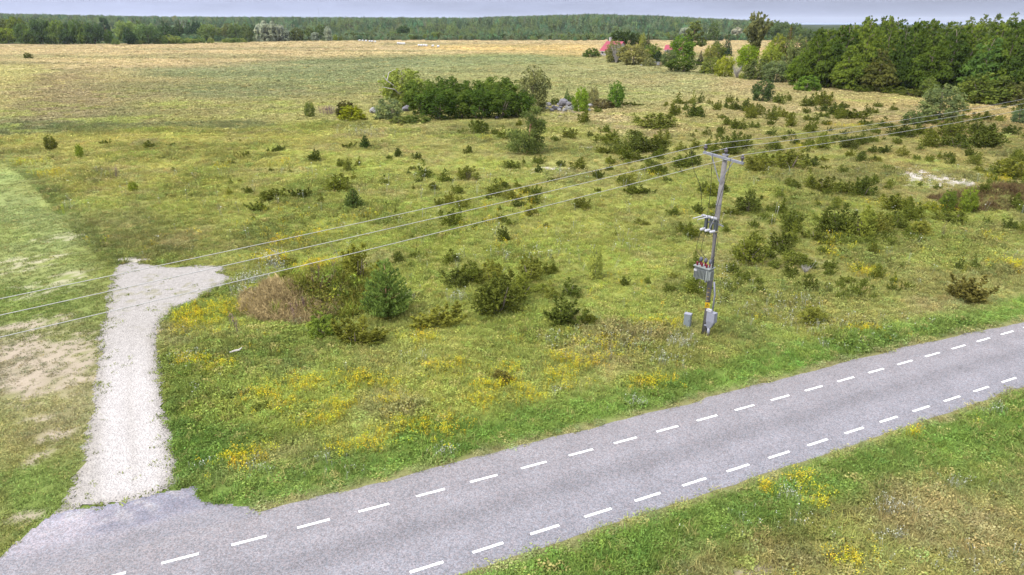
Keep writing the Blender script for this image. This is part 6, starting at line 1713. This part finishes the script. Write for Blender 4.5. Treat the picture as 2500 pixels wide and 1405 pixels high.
def herb(seed, n, r, h, ls):
    rng = np.random.default_rng(seed)
    P = np.stack([rng.normal(0, r * .5, n), rng.normal(0, r * .5, n), rng.uniform(.05, 1, n) * h], 1)
    V, F = leaf_quads(P, unit(rng.normal(size=(n, 3)) + np.array([0, 0, .8])), ls * rng.uniform(.6, 1.3, n), rng, 1.6)
    return fast_mesh('herb', V, F, M_GRASS, {'rnd': np.repeat(rng.uniform(0, 1, n), 4)})
GT = [tuft(s, 30, .24, .34, .8, .009) for s in range(4)] + [tuft(10 + s, 24, .18, .46, .6, .008) for s in range(3)] + [herb(20 + s, 80, .26, .26, .055) for s in range(3)]
LT = [tuft(40 + s, 26, .17, .075, 1.2, .012) for s in range(4)]
FT_ = [tuft(60 + s, 26, .8, .42, .9, .05) for s in range(4)] + [herb(70 + s, 60, .9, .36, .26) for s in range(2)]

rng = np.random.default_rng(12)
def ring(ya, yb, dens, xpad=6):
    """Random points over the part of the ground between two distances, a little wider than the view."""
    n = int((yb - ya) * (1.62 * .5 * (ya + yb) + 2 * xpad) * dens)
    y = np.sqrt(rng.uniform(ya * ya, yb * yb, n)); x = rng.uniform(-1, 1, n) * (y * .82 + xpad)
    return x, y
def sward(x, y, sc_lo, sc_hi, gain=1.0, jit=.16):
    c = cover(x, y) * G_GAIN * 1.5 * gain
    n = len(x)
    c = c * rng.uniform(1 - 1.6 * jit, 1 + 1.6 * jit, (n, 1)) * (1 + jit * .5 * rng.normal(size=(n, 3)) * np.array([1, .4, .8]))
    st = rng.random(n) < .06
    c[st] = c[st] * .35 + lin((186, 172, 112)) * G_GAIN * .9
    return np.clip(c, .003, .8), rng.uniform(sc_lo, sc_hi, n)
def offroad(x, y, m=.02):
    d = np.maximum(near_d(x, y), 0)
    rd = road_d(x, y)
    return (d > m) & (rd + .45 * (fbm(x / .9, y / .9, 801, 4) - .5) > .10)
def place(x, y): return np.stack([x, y, height(x, y) - .015], 1)
def rots(n, t=.18): return np.stack([rng.normal(0, t, n), rng.normal(0, t, n), rng.uniform(0, 6.28, n)], 1)

X, Y = [], []
for ya, yb, dn in ((12.5, 24, 34), (24, 36, 26), (36, 52, 17), (52, 76, 9), (76, 115, 4.2)):
    a, b = ring(ya, yb, dn); X.append(a); Y.append(b)
X, Y = np.concatenate(X), np.concatenate(Y)
k = offroad(X, Y) & ~inpoly(X, Y, LAWN); X, Y = X[k], Y[k]
bn, _ = bareness(X, Y); k = rng.random(len(X)) > bn * .97; X, Y = X[k], Y[k]
c, s = sward(X, Y, .62, 1.25)
c = c * (1 + .16 * (1 - sstep(30, 60, Y)))[:, None]
ht = .32 + .64 * fbm(X / 3.5, Y / 3.5, 811, 3)
ht *= 1 + .9 * sstep(.55, .66, fbm(X / 6.5, Y / 6.5, 101, 4)); rd = road_d(X, Y); ht *= np.clip(.42 + rd * .55, .4, 1.0)
grow = np.clip(Y / 45, 1, 2.0) ** .8
ty = np.where(rng.random(len(X)) < .28 + .3 * (fbm(X / 6.5, Y / 6.5, 101, 4) > .58), rng.integers(7, 10, len(X)), rng.integers(0, 7, len(X)))
scatter('meadow_grass', place(X, Y), np.stack([s * grow, s * grow, s * ht * np.clip(grow, 1, 1.25)], 1), rots(len(X)), c, GT, 'knee-high meadow grass and herbs on both sides of the road', 'grass', ty, 1)
print('grass tufts', len(X))
# shorter, wider clumps carry the texture on into the distance
X, Y = [], []
for ya, yb, dn in ((100, 150, 1.5), (150, 240, .8), (240, 420, .2), (420, 660, .06)):
    a, b = ring(ya, yb, dn, 10); X.append(a); Y.append(b)
X, Y = np.concatenate(X), np.concatenate(Y)
k = ~inpoly(X, Y, LAWN) & (Y < 520 + 140 * (X > -250)); X, Y = X[k], Y[k]
c, s = sward(X, Y, .7, 1.2, 1.16, .05)
g = np.clip(Y / 130, 1, 3.0)
scatter('field_grass', place(X, Y), np.stack([s * g, s * g, s * .5 * np.clip(g, 1, 1.3)], 1), rots(len(X), .1), c, FT_, 'tall grass clumps over the far meadow', 'grass', None, 2)
print('field clumps', len(X))
# lawn
X, Y = [], []
for ya, yb, dn in ((14, 26, 52), (26, 40, 34), (40, 60, 15), (60, 100, 5)):
    a, b = ring(ya, yb, dn, 3); m = a < 2; X.append(a[m]); Y.append(b[m])
X, Y = np.concatenate(X), np.concatenate(Y)
k = inpoly(X, Y, LAWN) & (near_d(X, Y) > .03); X, Y = X[k], Y[k]
bn, _ = bareness(X, Y); k = rng.random(len(X)) > bn * .93; X, Y = X[k], Y[k]
c, s = sward(X, Y, .7, 1.3, 1.0, .12)
c = c * (.90 + .30 * (1 - sstep(22, 40, Y)))[:, None]
g = np.clip(Y / 32, 1, 2.2)
scatter('lawn_grass', place(X, Y), np.stack([s * g, s * g, s * (.8 + .6 * fbm(X / 2, Y / 2, 821, 3))], 1), rots(len(X), .1), c, LT, 'short mown grass with thin patches left of the gravel drive'.replace('left of', 'beside'), 'grass', None, 3)
print('lawn', len(X))
# weeds creeping over the rims of drive and apron
n = 900; X = rng.uniform(-30, -6, n * 14); Y = rng.uniform(14, 46, n * 14)
dd = pdist(X, Y, DRIVE); inn = inpoly(X, Y, DRIVE)
k = inn & (rng.random(len(X)) < np.exp(-dd / .28) * .8 + .16 * (Y > 34) * (fbm(X / .6, Y / .6, 831, 3) > .58) + .002)
X, Y = X[k], Y[k]
tn = np.repeat(lin((132, 142, 74))[None] * G_GAIN * 1.5, len(X), 0) * rng.uniform(.7, 1.3, (len(X), 1))
P = place(X, Y); P[:, 2] += .03
scatter('drive_weeds', P, rng.uniform(.7, 1.7, len(X)), rots(len(X)), tn, LT, 'little weeds growing through the edges of the gravel drive', 'weeds', None, 4)
# herbs and grass sods over the back and shoulders of the heap
n = 900; t = rng.uniform(0, 6.28, n); r = np.sqrt(rng.uniform(.02, 1, n)) * 1.02
X = MOUND_C[0] + MOUND_R[0] * r * np.cos(t); Y = MOUND_C[1] + MOUND_R[1] * r * np.sin(t)
w = (Y - MOUND_C[1]) / MOUND_R[1] * .7 + (X - MOUND_C[0]) / MOUND_R[0] * .7 + 1.4 * (fbm(X / 1.1, Y / 1.1, 861, 3) - .5)
k = w > -.40; X, Y = X[k], Y[k]
tn = lin((132, 138, 62))[None] * G_GAIN * 1.5 * rng.uniform(.6, 1.25, (len(X), 1)) * (1 + .1 * rng.normal(size=(len(X), 3)))
scatter('mound_herbs', place(X, Y), rng.uniform(1.0, 2.1, len(X)), rots(len(X), .25), np.clip(tn, .01, .6), GT, 'green herbs and grass sods growing over the heap of soil', 'herbs', None, 10)
# broken stones on the drive
n = 9000; X = rng.uniform(-29, -8, n * 3); Y = rng.uniform(17, 46, n * 3)
k = inpoly(X, Y, DRIVE); X, Y = X[k], Y[k]
dd = pdist(X, Y, DRIVE); keep = rng.random(len(X)) < np.where(Y > 30, .75, .28) + .5 * np.exp(-dd / .4); X, Y = X[keep], Y[keep]
M_PEB = tint_mat('limestone_pieces', 0.0, 1, 1)
def pebble(seed):
    r = np.random.default_rng(seed)
    V = np.array([(1, 0, 0), (-1, 0, 0), (0, 1, 0), (0, -1, 0), (0, 0, 1), (0, 0, -1)], float) * r.uniform(.6, 1.1, (6, 1)) * np.array([1, .8, .55])
    F = np.array([(0, 2, 4), (2, 1, 4), (1, 3, 4), (3, 0, 4), (2, 0, 5), (1, 2, 5), (3, 1, 5), (0, 3, 5)])
    return fast_mesh('piece', V, F, M_PEB, {'rnd': np.full(6, .5)})
P = np.stack([X, Y, .045 + .03 * (fbm(X / 1.4, Y / 1.4, 421, 3) - .3)], 1)
tn = np.array([.33, .31, .30])[None] * rng.uniform(.42, 1.12, (len(X), 1))
scatter('gravel_stones', P, rng.uniform(.015, .05, len(X)), rng.uniform(0, 6.28, (len(X), 3)), tn, [pebble(k) for k in range(4)], 'loose broken limestone lying over the drive', 'gravel', None, 5)
# flowers
M_FLW = tint_mat('petals', .15, .75, 1.15)
def flower(seed, n, r, h, ls):
    """A flowering plant: its heads only; the stalks stand in the sward."""
    q = np.random.default_rng(seed)
    P = np.stack([q.normal(0, r * .6, n), q.normal(0, r * .6, n), h * q.uniform(.65, 1.1, n)], 1)
    V, F = leaf_quads(P, unit(q.normal(size=(n, 3)) * .6 + np.array([0, -.2, 1])), ls * q.uniform(.6, 1.3, n), q, 1.2)
    b = len(V); SV = []; SF = []
    for p in P[:max(3, n // 3)]:
        i = b + len(SV); SV += [(p[0] * .6 - .004, p[1] * .6, 0), (p[0] * .6 + .004, p[1] * .6, 0), tuple(p + (.003, 0, 0)), tuple(p - (.003, 0, 0))]; SF.append((i, i + 1, i + 2, i + 3))
    return fast_mesh('heads', np.concatenate([V, np.array(SV)]), np.concatenate([F, np.array(SF)]), M_FLW, {'rnd': np.concatenate([np.repeat(q.uniform(0, 1, n), 4), np.zeros(len(SV))])})
X, Y, E = [], [], []
for cx, cy, rx_, ry_ in YELLOW:
    if cy > 140:
        continue
    a = rx_ * ry_ * 3.14; n = int(min(a * 20 + 10, 330) * (1.25 if cy < 45 else .3))
    u = rng.normal(0, .8, n); v = rng.normal(0, .85, n)
    X.append(cx + rx_ * u); Y.append(cy + ry_ * v); E.append(np.hypot(u, v))
n = 2600; a, b = ring(16, 60, .5); k = fbm(a / 4, b / 4, 841, 4) > .60; X.append(a[k]); Y.append(b[k]); E.append(np.full(k.sum(), .6))
X, Y = np.concatenate(X), np.concatenate(Y)
k = (near_d(X, Y) > .5) & ~inpoly(X, Y, LAWN); X, Y = X[k], Y[k]
tn = lin((224, 208, 58))[None] * .74 * rng.uniform(.75, 1.2, (len(X), 1)) * (1 + .1 * rng.normal(size=(len(X), 3)))
P = place(X, Y)
scatter('yellow_flowers', P, np.stack([np.clip(Y / 36, .9, 1.5)] * 3, 1) * rng.uniform(.7, 1.2, (len(X), 1)), rots(len(X)), np.clip(tn, .01, .9), [flower(s, 16, .20, .46, .036) for s in range(4)], 'patches of yellow bedstraw flowering in the meadow', 'flowers', None, 6)
print('yellow', len(X))
# white flowers: clustered umbels and daisies
WH = [(460, 885, 40, 14, 30), (470, 960, 25, 10, 10), (660, 640, 30, 10, 40), (625, 690, 44, 18, 90), (600, 720, 30, 16, 50), (680, 660, 24, 10, 26), (520, 1140, 50, 14, 14), (640, 1155, 30, 14, 16), (780, 1130, 40, 12, 10), (1660, 850, 30, 10, 40), (1630, 890, 40, 10, 26), (1560, 990, 24, 10, 26),
      (1360, 965, 20, 8, 10), (1380, 885, 16, 8, 8), (1020, 890, 40, 20, 8), (1350, 840, 30, 8, 14), (1392, 274, 14, 4, 26), (2340, 1185, 50, 14, 22), (2180, 1250, 50, 22, 40), (2170, 1330, 40, 14, 22), (1930, 1220, 30, 16, 30), (1120, 735, 20, 6, 20), (1270, 640, 160, 30, 40), (1400, 600, 160, 40, 34), (990, 735, 20, 8, 20),
      (1900, 770, 120, 30, 40), (2050, 800, 160, 30, 40), (1780, 700, 60, 60, 40), (900, 330, 60, 8, 40), (2100, 850, 100, 20, 30), (1500, 850, 160, 30, 50), (2430, 1010, 30, 10, 20), (1900, 1300, 160, 60, 30), (2300, 1380, 160, 30, 30), (880, 1160, 160, 20, 16), (1080, 1115, 30, 10, 20), (1090, 1105, 20, 8, 10)]
X, Y = [], []
for px, py, w, h, n in WH:
    q = [at(px + w * rng.normal() * .6, py + h * rng.normal() * .6) for _ in range(n)]
    X += [v[0] for v in q]; Y += [v[1] for v in q]
a, b = ring(15, 75, .06); X = np.concatenate([X, a]); Y = np.concatenate([Y, b])
k = (near_d(X, Y) > .4) & ~inpoly(X, Y, LAWN); X, Y = X[k], Y[k]
tn = np.array([.44, .46, .38])[None] * rng.uniform(.75, 1.1, (len(X), 1))
scatter('white_flowers', place(X, Y), np.clip(Y / 30, .8, 2.2) * rng.uniform(.6, 1.2, len(X)), rots(len(X)), tn, [flower(80 + s, 4, .12, .50, .042) for s in range(4)], 'scattered white umbels and daisies in the grass', 'flowers', None, 7)
# rosebay willowherb
X, Y = [], []
for px, py, w, h, n in ((803, 280, 24, 3, 130), (570, 800, 10, 10, 10), (580, 815, 6, 4, 5), (722, 785, 10, 8, 4), (790, 745, 20, 10, 6), (820, 722, 8, 10, 4), (893, 685, 4, 6, 3), (745, 775, 8, 8, 3), (285, 437, 16, 5, 12), (2300, 585, 8, 4, 3)):
    q = [at(px + w * rng.normal() * .6, py + h * rng.normal() * .6) for _ in range(n)]; X += [v[0] for v in q]; Y += [v[1] for v in q]
X, Y = np.array(X), np.array(Y)
tn = lin((176, 136, 160))[None] * .5 * rng.uniform(.8, 1.2, (len(X), 1))
scatter('pink_willowherb', place(X, Y), np.clip(Y / 34, .9, 1.3) * rng.uniform(.8, 1.2, len(X)), rots(len(X), .08), tn, [flower(90 + s, 10, .06, .95, .036) for s in range(3)], 'pink willowherb flowering round the earth mound and in the field', 'flowers', None, 8)
# dry straw hanging over the mound
n = 2600; t = rng.uniform(0, 6.28, n); r = np.sqrt(rng.uniform(0, 1, n)) * .92
X = MOUND_C[0] + MOUND_R[0] * r * np.cos(t); Y = MOUND_C[1] + MOUND_R[1] * r * np.sin(t)
k = (Y - MOUND_C[1]) / MOUND_R[1] + .6 * (X - MOUND_C[0]) / MOUND_R[0] + .5 * (fbm(X / 1.2, Y / 1.2, 221, 3) - .5) < -.42; X, Y = X[k], Y[k]
tn = lin((192, 172, 124))[None] * G_GAIN * 1.4 * rng.uniform(.6, 1.3, (len(X), 1))
X2 = BANK_C[0] + 7 * rng.uniform(-1, 1, 900); Y2 = BANK_C[1] + 3 * rng.uniform(-1, .6, 900); t2 = lin((140, 118, 84))[None] * G_GAIN * rng.uniform(.6, 1.3, (900, 1))
X, Y, tn = np.concatenate([X, X2]), np.concatenate([Y, Y2]), np.concatenate([tn, t2])
scatter('dry_grass', place(X, Y), rng.uniform(.9, 1.7, len(X)), rots(len(X), .5), tn, GT[:7], 'dry brown grass hanging over the heap of soil', 'grass', None, 9)

# ------------------------------------------------------------------ air: everything far off fades a little
m, n, l = new_mat('haze')
o_ = n.new('ShaderNodeOutputMaterial'); v_ = n.new('ShaderNodeVolumePrincipled')
v_.inputs['Color'].default_value = (0.80, 0.87, 1.0, 1); v_.inputs['Density'].default_value = HAZE_D; v_.inputs['Anisotropy'].default_value = 0.2
l.new(v_.outputs[0], o_.inputs['Volume'])
hz = MB().box((0, 11000, (HAZE_TOP - 2) / 2), (33000, 23000, HAZE_TOP + 2)).obj('haze', m)
tag(hz, 'thin bluish haze over the whole view', 'haze', kind='stuff')
print('done')
